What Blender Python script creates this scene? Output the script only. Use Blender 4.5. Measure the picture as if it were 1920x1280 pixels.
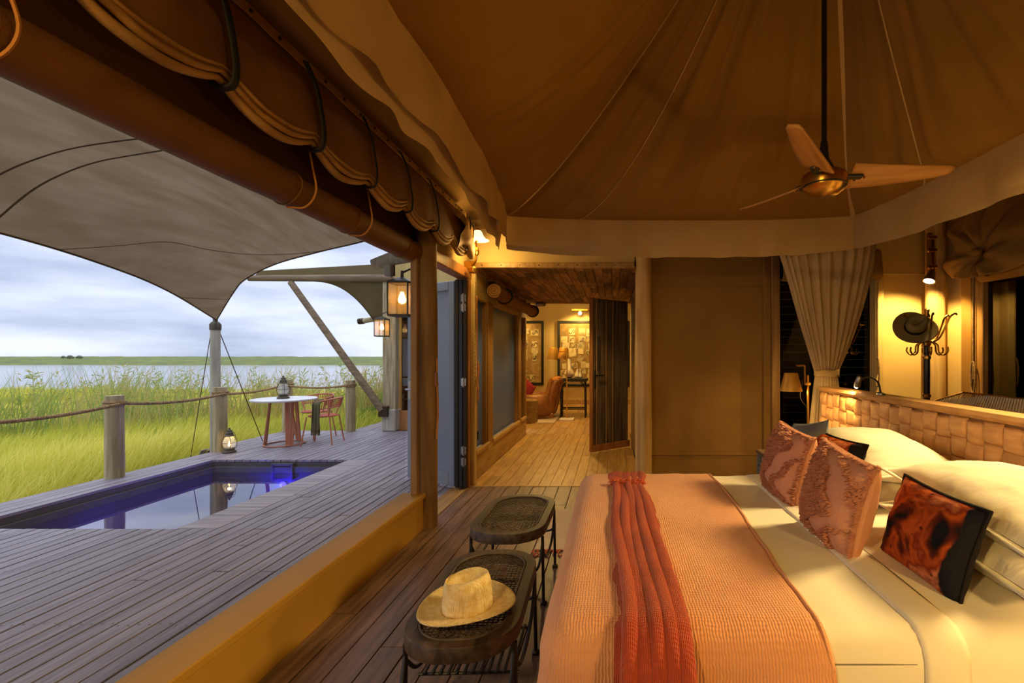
import bpy, math, random
import numpy as np
from mathutils import Vector, Matrix, Euler, noise

for o in list(bpy.data.objects): bpy.data.objects.remove(o)
S = bpy.context.scene
C = S.collection
PI = math.pi
R = math.radians
rng = random.Random(7)
H = 1.45                      # eye height, metres

# ------------------------------------------------------------------ camera
cam = bpy.data.cameras.new('camera'); camo = bpy.data.objects.new('camera', cam); C.objects.link(camo)
camo.location = (0, 0, H); camo.rotation_euler = (R(90), 0, 0)
cam.sensor_width = 36; cam.lens = 870 / 1920 * 36
cam.shift_x = -190 / 1920; cam.shift_y = 24 / 1920
cam.clip_start = .02; cam.clip_end = 2000
S.camera = camo

# ------------------------------------------------------------------ exposure
S.view_settings.view_transform = 'Standard'; S.view_settings.look = 'None'
S.view_settings.gamma = 1; S.view_settings.use_curve_mapping = False
S.view_settings.exposure = 0.16

# ------------------------------------------------------------------ sky: even overcast, blue grey, soft banks of cloud
W = bpy.data.worlds.new('overcast_sky'); S.world = W; W.use_nodes = True
nt = W.node_tree; N = nt.nodes; L = nt.links; N.clear()
wo = N.new('ShaderNodeOutputWorld'); bg = N.new('ShaderNodeBackground'); L.new(bg.outputs[0], wo.inputs[0])
tc = N.new('ShaderNodeTexCoord')
mp = N.new('ShaderNodeMapping'); mp.inputs['Scale'].default_value = (1.4, 1.4, 7.0); L.new(tc.outputs['Generated'], mp.inputs[0])
nz = N.new('ShaderNodeTexNoise'); nz.inputs['Scale'].default_value = 2.1; nz.inputs['Detail'].default_value = 6; nz.inputs['Roughness'].default_value = .52
L.new(mp.outputs[0], nz.inputs['Vector'])
cr = N.new('ShaderNodeValToRGB'); L.new(nz.outputs['Fac'], cr.inputs[0])
cr.color_ramp.elements[0].position = .36; cr.color_ramp.elements[0].color = (.33, .385, .515, 1)
cr.color_ramp.elements[1].position = .68; cr.color_ramp.elements[1].color = (.70, .73, .84, 1)
sx = N.new('ShaderNodeSeparateXYZ'); L.new(tc.outputs['Generated'], sx.inputs[0])
hr = N.new('ShaderNodeValToRGB'); L.new(sx.outputs['Z'], hr.inputs[0])      # overcast sky: brighter towards the zenith
hr.color_ramp.elements[0].position = 0; hr.color_ramp.elements[0].color = (.88, .90, .92, 1)
hr.color_ramp.elements[1].position = 1; hr.color_ramp.elements[1].color = (2.6, 2.55, 2.4, 1)
for p, c in ((.05, (.92, .95, 1.0)), (.2, (.98, 1.0, 1.04)), (.5, (1.55, 1.55, 1.52))):
    e = hr.color_ramp.elements.new(p); e.color = (*c, 1)
mx = N.new('ShaderNodeMix'); mx.data_type = 'RGBA'; mx.blend_type = 'MULTIPLY'; mx.inputs[0].default_value = 1
L.new(cr.outputs[0], mx.inputs[6]); L.new(hr.outputs[0], mx.inputs[7]); L.new(mx.outputs[2], bg.inputs[0])
bg.inputs[1].default_value = 1.62

# ------------------------------------------------------------------ the lamps' light
WARM = (1.0, .65, .20)
def light(name, kind, loc, energy, color=WARM, size=.05, target=None, spot=120, blend=.5, parent=None):
    l = bpy.data.lights.new(name, kind); l.energy = energy; l.color = color
    if kind == 'SPOT': l.spot_size = R(spot); l.spot_blend = blend
    if kind == 'AREA': l.size = size
    else: l.shadow_soft_size = size
    o = bpy.data.objects.new(name, l); C.objects.link(o); o.location = loc
    if target is not None: o.rotation_euler = (Vector(target) - Vector(loc)).to_track_quat('-Z', 'Y').to_euler()
    return o
light('sconce_light', 'POINT', (-1.30, 4.74, 2.50), 11, size=.06)
light('bedside_light', 'POINT', (1.52, 4.0, 1.14), 14, size=.05)
light('bedside_light', 'POINT', (1.45, .35, 1.12), 60, size=.06)
light('reading_light', 'SPOT', (1.86, 3.66, 1.21), 16, size=.02, target=(1.86, 3.95, .9), spot=110)
light('wall_or_added_spot', 'SPOT', (3.30, 4.74, 2.26), 115, size=.03, target=(3.15, 5.15, .9), spot=125)
light('wall_or_added_spot', 'SPOT', (2.80, 2.45, 2.36), 390, color=(1, .70, .27), size=.26, target=(.75, 1.85, .4), spot=84, blend=1)  # unseen bed spot, set where the cushion shadows point
light('wall_or_added_spot', 'SPOT', (-1.3, -.9, 2.45), 130, size=.06, target=(.2, 2.0, .5), spot=120)  # added bare spot behind the camera to light the bed, no fixture
light('corridor_light', 'SPOT', (-.60, 5.78, 2.39), 60, size=.04, target=(-.60, 5.78, 0), spot=125)
light('corridor_light', 'SPOT', (-.60, 7.95, 2.39), 60, size=.04, target=(-.60, 7.95, 0), spot=125)
light('picture_light', 'SPOT', (-.95, 13.0, 2.62), 70, size=.05, target=(-.95, 13.45, 1.5), spot=140)
light('picture_light', 'SPOT', (-3.05, 13.0, 2.62), 70, size=.05, target=(-3.05, 13.45, 1.5), spot=140)
light('lounge_light', 'POINT', (-1.3, 9.9, 2.7), 120, size=.1)

# ------------------------------------------------------------------ materials
def lin(c):
    if isinstance(c, str):
        c = c.lstrip('#'); c = [int(c[i:i+2], 16) / 255 for i in (0, 2, 4)]
        return tuple(x / 12.92 if x <= .04045 else ((x + .055) / 1.055) ** 2.4 for x in c)
    return tuple(c)
def M(name, col, rough=.7, metal=0, col2=None, nscale=6, stretch=(1, 1, 1), lo=.35, hi=.65, bump=0, bscale=None, bstretch=None,
      rnd=0, spec=.4, transl=0, emit=0, sheen=0, wave=None, detail=4, alpha=1, bdist=.01):
    m = bpy.data.materials.new(name); m.use_nodes = True
    nt = m.node_tree; N = nt.nodes; L = nt.links
    b = N['Principled BSDF']; out = N['Material Output']
    c1 = lin(col); c2 = lin(col2) if col2 else None
    b.inputs['Roughness'].default_value = rough; b.inputs['Metallic'].default_value = metal
    b.inputs['Specular IOR Level'].default_value = spec
    if sheen: b.inputs['Sheen Weight'].default_value = sheen
    b.inputs['Base Color'].default_value = (*c1, 1)
    tc = N.new('ShaderNodeTexCoord'); vec = tc.outputs['Object']
    if rnd:
        oi = N.new('ShaderNodeObjectInfo')
        add = N.new('ShaderNodeVectorMath'); add.operation = 'MULTIPLY_ADD'
        cmb = N.new('ShaderNodeCombineXYZ')
        for k in range(3): L.new(oi.outputs['Random'], cmb.inputs[k])
        L.new(cmb.outputs[0], add.inputs[0]); add.inputs[1].default_value = (17, 31, 23); L.new(vec, add.inputs[2]); vec = add.outputs[0]
    colsock = None
    if c2:
        mp = N.new('ShaderNodeMapping'); mp.inputs['Scale'].default_value = stretch; L.new(vec, mp.inputs[0])
        n = N.new('ShaderNodeTexNoise'); n.inputs['Scale'].default_value = nscale; n.inputs['Detail'].default_value = detail; L.new(mp.outputs[0], n.inputs['Vector'])
        r = N.new('ShaderNodeValToRGB'); r.color_ramp.elements[0].position = lo; r.color_ramp.elements[1].position = hi
        r.color_ramp.elements[0].color = (*c1, 1); r.color_ramp.elements[1].color = (*c2, 1)
        L.new(n.outputs['Fac'], r.inputs[0]); colsock = r.outputs[0]
    if rnd:
        hsv = N.new('ShaderNodeHueSaturation')
        mr = N.new('ShaderNodeMapRange'); mr.inputs[3].default_value = 1 - rnd; mr.inputs[4].default_value = 1 + rnd
        L.new(oi.outputs['Random'], mr.inputs[0]); L.new(mr.outputs[0], hsv.inputs['Value'])
        if colsock: L.new(colsock, hsv.inputs['Color'])
        else: hsv.inputs['Color'].default_value = (*c1, 1)
        colsock = hsv.outputs[0]
    if colsock: L.new(colsock, b.inputs['Base Color'])
    hsock = None
    if wave:          # list of (direction, scale, distortion)
        for (d, sc, dist) in wave:
            w = N.new('ShaderNodeTexWave'); w.bands_direction = d; w.inputs['Scale'].default_value = sc; w.inputs['Distortion'].default_value = dist
            w.inputs['Detail'].default_value = 1; w.inputs['Detail Scale'].default_value = 1.2
            L.new(vec, w.inputs['Vector'])
            if hsock is None: hsock = w.outputs['Fac']
            else:
                a = N.new('ShaderNodeMath'); a.operation = 'ADD'; L.new(hsock, a.inputs[0]); L.new(w.outputs['Fac'], a.inputs[1]); hsock = a.outputs[0]
    if bump and hsock is None:
        mp2 = N.new('ShaderNodeMapping'); mp2.inputs['Scale'].default_value = bstretch or stretch; L.new(vec, mp2.inputs[0])
        n2 = N.new('ShaderNodeTexNoise'); n2.inputs['Scale'].default_value = bscale or nscale * 3; n2.inputs['Detail'].default_value = 3
        L.new(mp2.outputs[0], n2.inputs['Vector']); hsock = n2.outputs['Fac']
    if bump:
        bp = N.new('ShaderNodeBump'); bp.inputs['Strength'].default_value = bump; bp.inputs['Distance'].default_value = bdist
        L.new(hsock, bp.inputs['Height']); L.new(bp.outputs[0], b.inputs['Normal'])
    if transl:
        t = N.new('ShaderNodeBsdfTranslucent'); mixs = N.new('ShaderNodeMixShader'); mixs.inputs[0].default_value = transl
        if colsock: L.new(colsock, t.inputs['Color'])
        else: t.inputs['Color'].default_value = (*c1, 1)
        L.new(b.outputs[0], mixs.inputs[1]); L.new(t.outputs[0], mixs.inputs[2]); L.new(mixs.outputs[0], out.inputs[0])
    if alpha < 1:
        tr = N.new('ShaderNodeBsdfTransparent'); ms = N.new('ShaderNodeMixShader'); ms.inputs[0].default_value = alpha
        src = out.inputs[0].links[0].from_socket
        L.new(tr.outputs[0], ms.inputs[1]); L.new(src, ms.inputs[2]); L.new(ms.outputs[0], out.inputs[0])
    if emit:
        b.inputs['Emission Color'].default_value = (*c1, 1); b.inputs['Emission Strength'].default_value = emit
    return m
def glassy(name, tint=(.95, .97, .97), ior=1.45, rough=0.0, gcol=(1, 1, 1)):     # thin clear sheet: transparent with a Fresnel reflection
    m = bpy.data.materials.new(name); m.use_nodes = True
    nt = m.node_tree; N = nt.nodes; L = nt.links; N.remove(N['Principled BSDF']); out = N['Material Output']
    tr = N.new('ShaderNodeBsdfTransparent'); tr.inputs[0].default_value = (*tint, 1)
    gl = N.new('ShaderNodeBsdfGlossy'); gl.inputs['Roughness'].default_value = rough; gl.inputs['Color'].default_value = (*gcol, 1)
    fr = N.new('ShaderNodeFresnel'); fr.inputs[0].default_value = ior
    ms = N.new('ShaderNodeMixShader'); L.new(fr.outputs[0], ms.inputs[0]); L.new(tr.outputs[0], ms.inputs[1]); L.new(gl.outputs[0], ms.inputs[2])
    L.new(ms.outputs[0], out.inputs[0])
    return m, gl, fr

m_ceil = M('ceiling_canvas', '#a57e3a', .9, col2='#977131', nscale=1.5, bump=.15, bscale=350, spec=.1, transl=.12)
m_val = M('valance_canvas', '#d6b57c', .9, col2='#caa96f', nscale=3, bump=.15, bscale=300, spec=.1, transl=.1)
m_roof = M('outer_canvas', '#8a6a3e', .95, spec=.05)
m_wallc = M('wall_canvas', '#b59a63', .85, col2='#ab915c', nscale=2, bump=.1, bscale=300, spec=.15)
m_cream = M('cream_canvas', '#d3b87c', .85, col2='#c9ad72', nscale=2, bump=.1, bscale=300, spec=.15)
m_olive = M('olive_canvas', '#94703a', .85, col2='#8a6733', nscale=2, bump=.1, bscale=300, spec=.15)
m_roll = M('rolled_canvas', '#83592a', .75, col2='#754e24', nscale=4, bump=.2, bscale=220, spec=.25)
m_rolledge = M('rolled_canvas_edge', '#b58a4e', .7, col2='#9c753f', nscale=5, bump=.2, bscale=220, spec=.25)
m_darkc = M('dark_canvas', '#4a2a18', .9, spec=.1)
m_beamc = M('beam_canvas', '#7d511f', .7, col2='#714819', nscale=3, bump=.15, bscale=200, spec=.3)
m_strap = M('black_strap', '#120e0c', .7)
m_kick = M('kick_panel', '#b98a35', .6, col2='#ad7f2e', nscale=1.2, bump=.08, bscale=80, spec=.3)
m_log = M('log_wood', '#94713f', .75, col2='#6f4f28', nscale=4, stretch=(4, 4, .35), bump=.35, bscale=9)
m_logpale = M('pale_log_wood', '#d2b279', .75, col2='#ab8650', nscale=3, stretch=(4, 4, .35), bump=.3, bscale=9)
m_logout = M('weathered_log', '#b8aa86', .85, col2='#8d7f5c', nscale=4, stretch=(5, 5, .4), bump=.4, bscale=9)
m_logwhite = M('pale_pole', '#b9b5a8', .85, col2='#97917f', nscale=4, stretch=(5, 5, .4), bump=.3, bscale=9)
m_beamout = M('outer_beam', '#86725a', .8, col2='#655440', nscale=4, stretch=(.4, 5, 5), bump=.3, bscale=8)
m_frame = M('frame_wood', '#9c7440', .55, col2='#7f5a2c', nscale=3, stretch=(6, 6, .5), bump=.15, bscale=12)
m_jamb = M('jamb_wood', '#a9723c', .5, col2='#8c5a2c', nscale=3, stretch=(6, 6, .5), bump=.15, bscale=12)
m_floor = M('floor_plank', '#8a6b5a', .42, col2='#60493c', nscale=3.5, stretch=(9, .8, 4), bump=.12, bscale=14, rnd=.14, spec=.4)
m_oak = M('oak_plank', '#c19a5c', .42, col2='#a17a42', nscale=3, stretch=(8, .8, 4), bump=.1, bscale=14, rnd=.12, spec=.4)
m_gap = M('plank_gap', '#1a120c', .95)
m_deck = M('deck_board', '#9a929d', .5, col2='#69616b', nscale=3.2, stretch=(11, .7, 4), lo=.3, hi=.72, bump=.35, bscale=10, rnd=.12, spec=.45)
m_deckx = M('deck_board_across', '#aea6aa', .55, col2='#80777e', nscale=3.2, stretch=(.7, 11, 4), lo=.3, hi=.72, bump=.35, bscale=10, rnd=.1, spec=.4)
m_screw = M('screw_head', '#3a3534', .5)
m_ceilwood = M('ceiling_plank', '#a87c48', .7, col2='#6b4b2b', nscale=3, stretch=(8, .7, 4), bump=.2, bscale=12, rnd=.45)
m_brass = M('brass', '#b5873b', .28, 1, bump=.03, bscale=40)
m_steel = M('steel', '#9a948c', .35, 1)
m_black = M('black_metal', '#15120f', .4, spec=.5)
m_iron = M('dark_iron', '#3b3226', .5, .6)
m_linen = M('white_linen', '#efe6d2', .85, bump=.12, bscale=9, spec=.15, col2='#f4ecdb', nscale=2)
m_pillow = M('pillow_linen', '#f3ead6', .85, bump=.4, bscale=6, bstretch=(2.2, .8, 1), bdist=.03, spec=.15)
m_pipe = M('grey_piping', '#81765f', .8)
m_cover = M('pink_coverlet', '#e8a67c', .9, col2='#e09b70', nscale=3, wave=[('X', 34, 3.0), ('Y', 26, 3.0)], bump=.34, bdist=.012, spec=.1, sheen=.2)
m_throw = M('red_throw', '#c4553c', .9, col2='#b64a33', nscale=5, wave=[('X', 60, 1.2), ('Y', 34, 1.5)], bump=.6, bdist=.008, spec=.1, sheen=.2)
m_fringe = M('red_fringe', '#c9603f', .9)
m_tuft = M('pink_tuft', '#c48b73', .95, col2='#b67b64', nscale=30, spec=.05)
m_cush = M('pink_cotton', '#c98f72', .9, bump=.4, bscale=60, spec=.1)
m_dark = M('dark_navy_cloth', '#201c1d', .9, bump=.3, bscale=80, spec=.1)
m_denim = M('grey_denim', '#6d7378', .9, bump=.3, bscale=80)
m_weave = M('leather_strap', '#d9a873', .6, col2='#c08d5b', nscale=7, stretch=(1, 1, 3), bump=.25, bscale=25, rnd=.1, spec=.3)
m_leather = M('leather_edge', '#c3925c', .6, col2='#ad7d4a', nscale=6, bump=.2, bscale=40)
m_net = M('curtain_cotton', '#d0b588', .9, transl=.3, col2='#bfa376', nscale=3, stretch=(8, 8, .4), spec=.05)
m_slat = M('dark_slat', '#22150c', .8, col2='#150d07', nscale=3, stretch=(.5, 5, 5))
m_screenblue = M('blue_screen', '#5068a6', .35, spec=.4, bump=.05, bscale=300)
m_greydoor = M('grey_door_paint', '#7f858b', .5, spec=.4)
m_doorwood = M('dark_plank_door', '#6b5947', .6, col2='#403327', nscale=3, stretch=(8, 8, .5), bump=.3, bscale=12, rnd=.2)
m_benchwood = M('dark_oak', '#55422f', .5, col2='#30241a', nscale=4, stretch=(8, 1, 6), bump=.25, bscale=12)
m_cane = M('dark_cane', '#66543f', .6, col2='#4c3e2e', nscale=20)
m_straw = M('straw', '#fae3ab', .8, col2='#e6c47c', nscale=40, wave=[('X', 60, 2.0), ('Y', 60, 2.0)], bump=.5, bdist=.004, spec=.15)
m_hatdark = M('dark_felt', '#7d6c48', .9, spec=.1)
m_rug = M('wool_rug', '#c9b49c', .95, bump=.6, bscale=70)
m_terra = M('terracotta_paint', '#b86f58', .5, spec=.4)
m_terrac = M('terracotta_cord', '#b0563f', .7)
m_tabletop = M('table_stone', '#e3e3e4', .35, col2='#d3d3d6', nscale=5)
m_oliveth = M('olive_throw', '#5c5a3f', .95, bump=.4, bscale=50)
m_rope = M('manila_rope', '#a98c63', .9, col2='#7d6240', nscale=30)
m_cord = M('thin_cord', '#b87a3a', .8)
m_bronze = M('dark_bronze', '#4a453c', .5, .5)
m_sail = M('shade_cloth', '#82705a', .95, col2='#725f49', nscale=5, stretch=(1, .3, 1), transl=.45, spec=.05, bump=.15, bscale=120)
m_sail2 = M('olive_shade_cloth', '#857858', .95, transl=.4, spec=.05)
m_seam = M('sail_seam', '#54483a', .95, spec=.05)
m_pool = M('pool_plaster', '#43464f', .6, col2='#34363e', nscale=5)
m_stone = M('white_stone', '#e2d5bd', .5)
m_chairleather = M('tan_leather', '#ab7440', .45, col2='#8d5a2d', nscale=5, bump=.2, bscale=25, spec=.5)
m_fur = M('orange_hide', '#c07a2f', .95, bump=.6, bscale=60)
m_redcush = M('red_cushion_cloth', '#8c2630', .9)
m_wick = M('wicker', '#a8854a', .8, col2='#7e6030', nscale=30, bump=.4, bscale=60)
m_paper = M('paper_note', '#d6c393', .85, col2='#8a7852', nscale=7, lo=.52, hi=.7, rnd=.3, detail=5)
m_cork = M('collage_board', '#b0915c', .9, col2='#967846', nscale=8)
m_ink = M('ink_drawing', '#4a3c28', .9)
m_grass = None
m_earth = M('marsh_ground', '#6f7434', .95, col2='#8a8c3f', nscale=2)
m_bank = M('far_bank_grass', '#6f7a3c', .95, col2='#55602e', nscale=.25, stretch=(1, 1, 4))
m_trees = M('far_trees', '#59634f', .95)
m_leaf = M('shrub_leaf', '#66803a', .7, transl=.3, rnd=0)
m_bulb = M('lamp_glow', (1.0, .62, .2), emit=9)
m_bulb2 = M('small_lamp_glow', (1.0, .72, .35), emit=14)
m_shade = M('lit_glass_shade', (1.0, .78, .38), emit=1.8)
m_blue = M('pool_lamp_glow', (.10, .08, 1.0), emit=5)
m_glass, _, _ = glassy('clear_glass')
m_doorglass = M('door_glass_painted_reflection', '#7f8898', .25, alpha=.8, spec=.5)  # the pane's blue-grey reflection is painted into its colour and opacity
m_brass2 = M('satin_brass', '#d9a548', .45, .45)
m_darkglass, _, _ = glassy('dark_glass', (.25, .25, .27), 1.5)
m_water, gl, fr = glassy('pool_water', (.5, .5, .9), 3.1, .012)
m_river, gl2, fr2 = glassy('river_water', (.1, .12, .15), 2.6, .12)
# ripples
for mm, g, f_, sc, st in ((m_water, gl, fr, 2.2, .012), (m_river, gl2, fr2, .35, .10)):
    nt = mm.node_tree; t = nt.nodes.new('ShaderNodeTexCoord'); n = nt.nodes.new('ShaderNodeTexNoise'); n.inputs['Scale'].default_value = sc
    b = nt.nodes.new('ShaderNodeBump'); b.inputs['Strength'].default_value = st
    nt.links.new(t.outputs['Object'], n.inputs['Vector']); nt.links.new(n.outputs['Fac'], b.inputs['Height'])
    nt.links.new(b.outputs[0], g.inputs['Normal'])
m_globe = M('lantern_globe_glass', '#e6e9ec', .1, alpha=.28, transl=.3)
m_paneglow = M('seeded_glass_painted_glow', '#ffce7a', .2, alpha=.22, transl=.6)  # clear seeded panes; the lamp's amber glow is painted into their colour
m_mesh = M('insect_mesh', '#8d8a88', .9, alpha=.07, spec=0)

def grass_mat(name, cols):
    m = bpy.data.materials.new(name); m.use_nodes = True; nt = m.node_tree; N = nt.nodes; L = nt.links
    b = N['Principled BSDF']; out = N['Material Output']; b.inputs['Roughness'].default_value = .65; b.inputs['Specular IOR Level'].default_value = .2
    a = N.new('ShaderNodeAttribute'); a.attribute_name = 'tone'
    r = N.new('ShaderNodeValToRGB'); L.new(a.outputs['Fac'], r.inputs[0])
    r.color_ramp.elements[0].color = (*lin(cols[0]), 1); r.color_ramp.elements[1].color = (*lin(cols[-1]), 1)
    for i, c in enumerate(cols[1:-1]): e = r.color_ramp.elements.new((i + 1) / (len(cols) - 1)); e.color = (*lin(c), 1)
    L.new(r.outputs[0], b.inputs['Base Color'])
    t = N.new('ShaderNodeBsdfTranslucent'); L.new(r.outputs[0], t.inputs[0]); ms = N.new('ShaderNodeMixShader'); ms.inputs[0].default_value = .45
    L.new(b.outputs[0], ms.inputs[1]); L.new(t.outputs[0], ms.inputs[2]); L.new(ms.outputs[0], out.inputs[0])
    return m
m_grass = grass_mat('meadow_grass', ['#93a538', '#bfc246', '#dcd458', '#f2e680'])
m_reed = grass_mat('reed_blades', ['#7c9a48', '#9fb05c', '#bfae6a', '#c9a874'])
m_bush = grass_mat('shrub_leaves', ['#4d6a2c', '#6d8a3a', '#8da84c'])

def painted_mat():
    m = M('painted_cloth', '#141318', .85, bump=.3, bscale=90, spec=.1); nt = m.node_tree; N = nt.nodes; L = nt.links
    tc = N.new('ShaderNodeTexCoord'); n = N.new('ShaderNodeTexNoise'); n.inputs['Scale'].default_value = 5.2; n.inputs['Detail'].default_value = 3.5; n.inputs['Distortion'].default_value = .35
    L.new(tc.outputs['Object'], n.inputs['Vector'])
    r = N.new('ShaderNodeValToRGB'); r.color_ramp.elements[0].color = (*lin('#15141a'), 1); r.color_ramp.elements[0].position = .38
    r.color_ramp.elements[1].color = (*lin('#15151c'), 1); r.color_ramp.elements[1].position = .72
    for p, c in ((.43, '#5a2110'), (.5, '#b2511d'), (.55, '#7c2c14'), (.62, '#c7764a'), (.67, '#3b2a38')):
        e = r.color_ramp.elements.new(p); e.color = (*lin(c), 1)
    L.new(n.outputs['Fac'], r.inputs[0])
    v = N.new('ShaderNodeTexVoronoi'); v.inputs['Scale'].default_value = 16; L.new(tc.outputs['Object'], v.inputs['Vector'])
    r2 = N.new('ShaderNodeValToRGB'); r2.color_ramp.elements[0].position = .08; r2.color_ramp.elements[1].position = .13; L.new(v.outputs['Distance'], r2.inputs[0])
    mx = N.new('ShaderNodeMix'); mx.data_type = 'RGBA'; mx.blend_type = 'MULTIPLY'; mx.inputs[0].default_value = .8
    L.new(r.outputs[0], mx.inputs[6]); L.new(r2.outputs[0], mx.inputs[7]); sp = N.new('ShaderNodeSeparateXYZ'); L.new(tc.outputs['Object'], sp.inputs[0])      # the print has a plain navy border along one side
    ad = N.new('ShaderNodeMath'); ad.operation = 'MULTIPLY_ADD'; L.new(n.outputs['Fac'], ad.inputs[0]); ad.inputs[1].default_value = .10; L.new(sp.outputs['X'], ad.inputs[2])
    gt = N.new('ShaderNodeMapRange'); gt.inputs[1].default_value = .200; gt.inputs[2].default_value = .208; L.new(ad.outputs[0], gt.inputs[0])
    m2 = N.new('ShaderNodeMix'); m2.data_type = 'RGBA'; L.new(gt.outputs[0], m2.inputs[0]); L.new(mx.outputs[2], m2.inputs[6]); m2.inputs[7].default_value = (*lin('#1d1c22'), 1)
    L.new(m2.outputs[2], N['Principled BSDF'].inputs['Base Color'])
    return m
m_paint = painted_mat()

# ------------------------------------------------------------------ mesh helpers
class MB:
    def __init__(s): s.v = []; s.f = []
    def add(s, vs, fs):
        k = len(s.v); s.v.extend([tuple(p) for p in vs]); s.f.extend([tuple(i + k for i in f) for f in fs]); return s
    def box(s, x0, x1, y0, y1, z0, z1, b=0.0, mat=None):
        if x0 > x1: x0, x1 = x1, x0
        if y0 > y1: y0, y1 = y1, y0
        if z0 > z1: z0, z1 = z1, z0
        c = Vector(((x0 + x1) / 2, (y0 + y1) / 2, (z0 + z1) / 2)); h = ((x1 - x0) / 2, (y1 - y0) / 2, (z1 - z0) / 2)
        vs, fs = cbox(h, min(b, .49 * 2 * min(h)))
        if mat is not None: return s.add([mat @ Vector(p) for p in [Vector(q) + c for q in vs]], fs)
        return s.add([Vector(p) + c for p in vs], fs)
    def bar(s, p, q, w, h=None, b=0, up=(0, 0, 1)):      # a squared bar from p to q
        p, q = Vector(p), Vector(q); d = q - p; l = d.length; d.normalize(); up = Vector(up)
        if abs(d.dot(up)) > .99: up = Vector((0, 1, 0))
        x = d.cross(up).normalized(); y = x.cross(d).normalized(); h = h or w
        vs, fs = cbox((w / 2, l / 2, h / 2), b)
        return s.add([(p + q) / 2 + x * a[0] + d * a[1] + y * a[2] for a in vs], fs)
    def tube(s, pts, r, n=8, closed=False, caps=True, flat=1.0, up=None):
        pts = [Vector(p) for p in pts]; m = len(pts); rs = r if hasattr(r, '__len__') else [r] * m
        base = len(s.v); prev = None
        for i in range(m):
            a = pts[(i - 1) % m] if (i or closed) else pts[0]; c = pts[(i + 1) % m] if (i < m - 1 or closed) else pts[-1]
            d = (c - a); d = d.normalized() if d.length > 1e-9 else Vector((0, 0, 1))
            if prev is None:
                u = Vector(up) if up else (Vector((0, 0, 1)) if abs(d.z) < .9 else Vector((1, 0, 0)))
                x = d.cross(u).normalized()
            else:
                x = prev - d * prev.dot(d); x = x.normalized() if x.length > 1e-6 else prev
            prev = x; y = d.cross(x)
            for k in range(n):
                t = 2 * PI * k / n
                s.v.append(tuple(pts[i] + x * math.cos(t) * rs[i] + y * math.sin(t) * rs[i] * flat))
        for i in range(m if closed else m - 1):
            j = (i + 1) % m
            for k in range(n):
                l = (k + 1) % n
                s.f.append((base + i * n + k, base + i * n + l, base + j * n + l, base + j * n + k))
        if caps and not closed:
            s.f.append(tuple(base + k for k in reversed(range(n)))); s.f.append(tuple(base + (m - 1) * n + k for k in range(n)))
        return s
    def lathe(s, prof, n=24, c=(0, 0, 0), mat=None, cap=True):
        c = Vector(c); vs = []; fs = []; m = len(prof)
        for (r, z) in prof:
            for k in range(n):
                t = 2 * PI * k / n; p = Vector((r * math.cos(t), r * math.sin(t), z)); vs.append((mat @ p if mat is not None else p) + c)
        for i in range(m - 1):
            for k in range(n):
                l = (k + 1) % n; fs.append((i * n + k, i * n + l, (i + 1) * n + l, (i + 1) * n + k))
        if cap:
            if prof[0][0] > 1e-4: fs.append(tuple(reversed(range(n))))
            if prof[-1][0] > 1e-4: fs.append(tuple((m - 1) * n + k for k in range(n)))
        return s.add(vs, fs)
    def grid(s, fn, nu, nv, cu=False, cv=False):
        vs = [fn(i / (nu if cu else nu - 1), j / (nv if cv else nv - 1)) for i in range(nu) for j in range(nv)]; fs = []
        for i in range(nu if cu else nu - 1):
            for j in range(nv if cv else nv - 1):
                a, b = (i + 1) % nu, (j + 1) % nv
                fs.append((i * nv + j, a * nv + j, a * nv + b, i * nv + b))
        return s.add(vs, fs)
    def sphere(s, c, r, n=12, m=8, sc=(1, 1, 1)):
        return s.lathe([(max(1e-5, r * math.sin(PI * i / m)), -r * math.cos(PI * i / m)) for i in range(m + 1)], n, c, Matrix.Diagonal(sc), cap=False)
    def build(s, name, mat, parent=None, smooth=35, loc=None, thick=0, off=0, sub=0):
        me = bpy.data.meshes.new(name); me.from_pydata(s.v, [], s.f); me.validate(); me.update()
        if mat: me.materials.append(mat)
        if smooth:
            me.shade_smooth(); me.set_sharp_from_angle(angle=R(smooth))
        o = bpy.data.objects.new(name, me); C.objects.link(o)
        if parent: o.parent = parent
        if loc: o.location = loc
        if thick:
            md = o.modifiers.new('thickness', 'SOLIDIFY'); md.thickness = thick; md.offset = off
        if sub:
            md = o.modifiers.new('smooth', 'SUBSURF'); md.levels = sub; md.render_levels = sub
        return o
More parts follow.
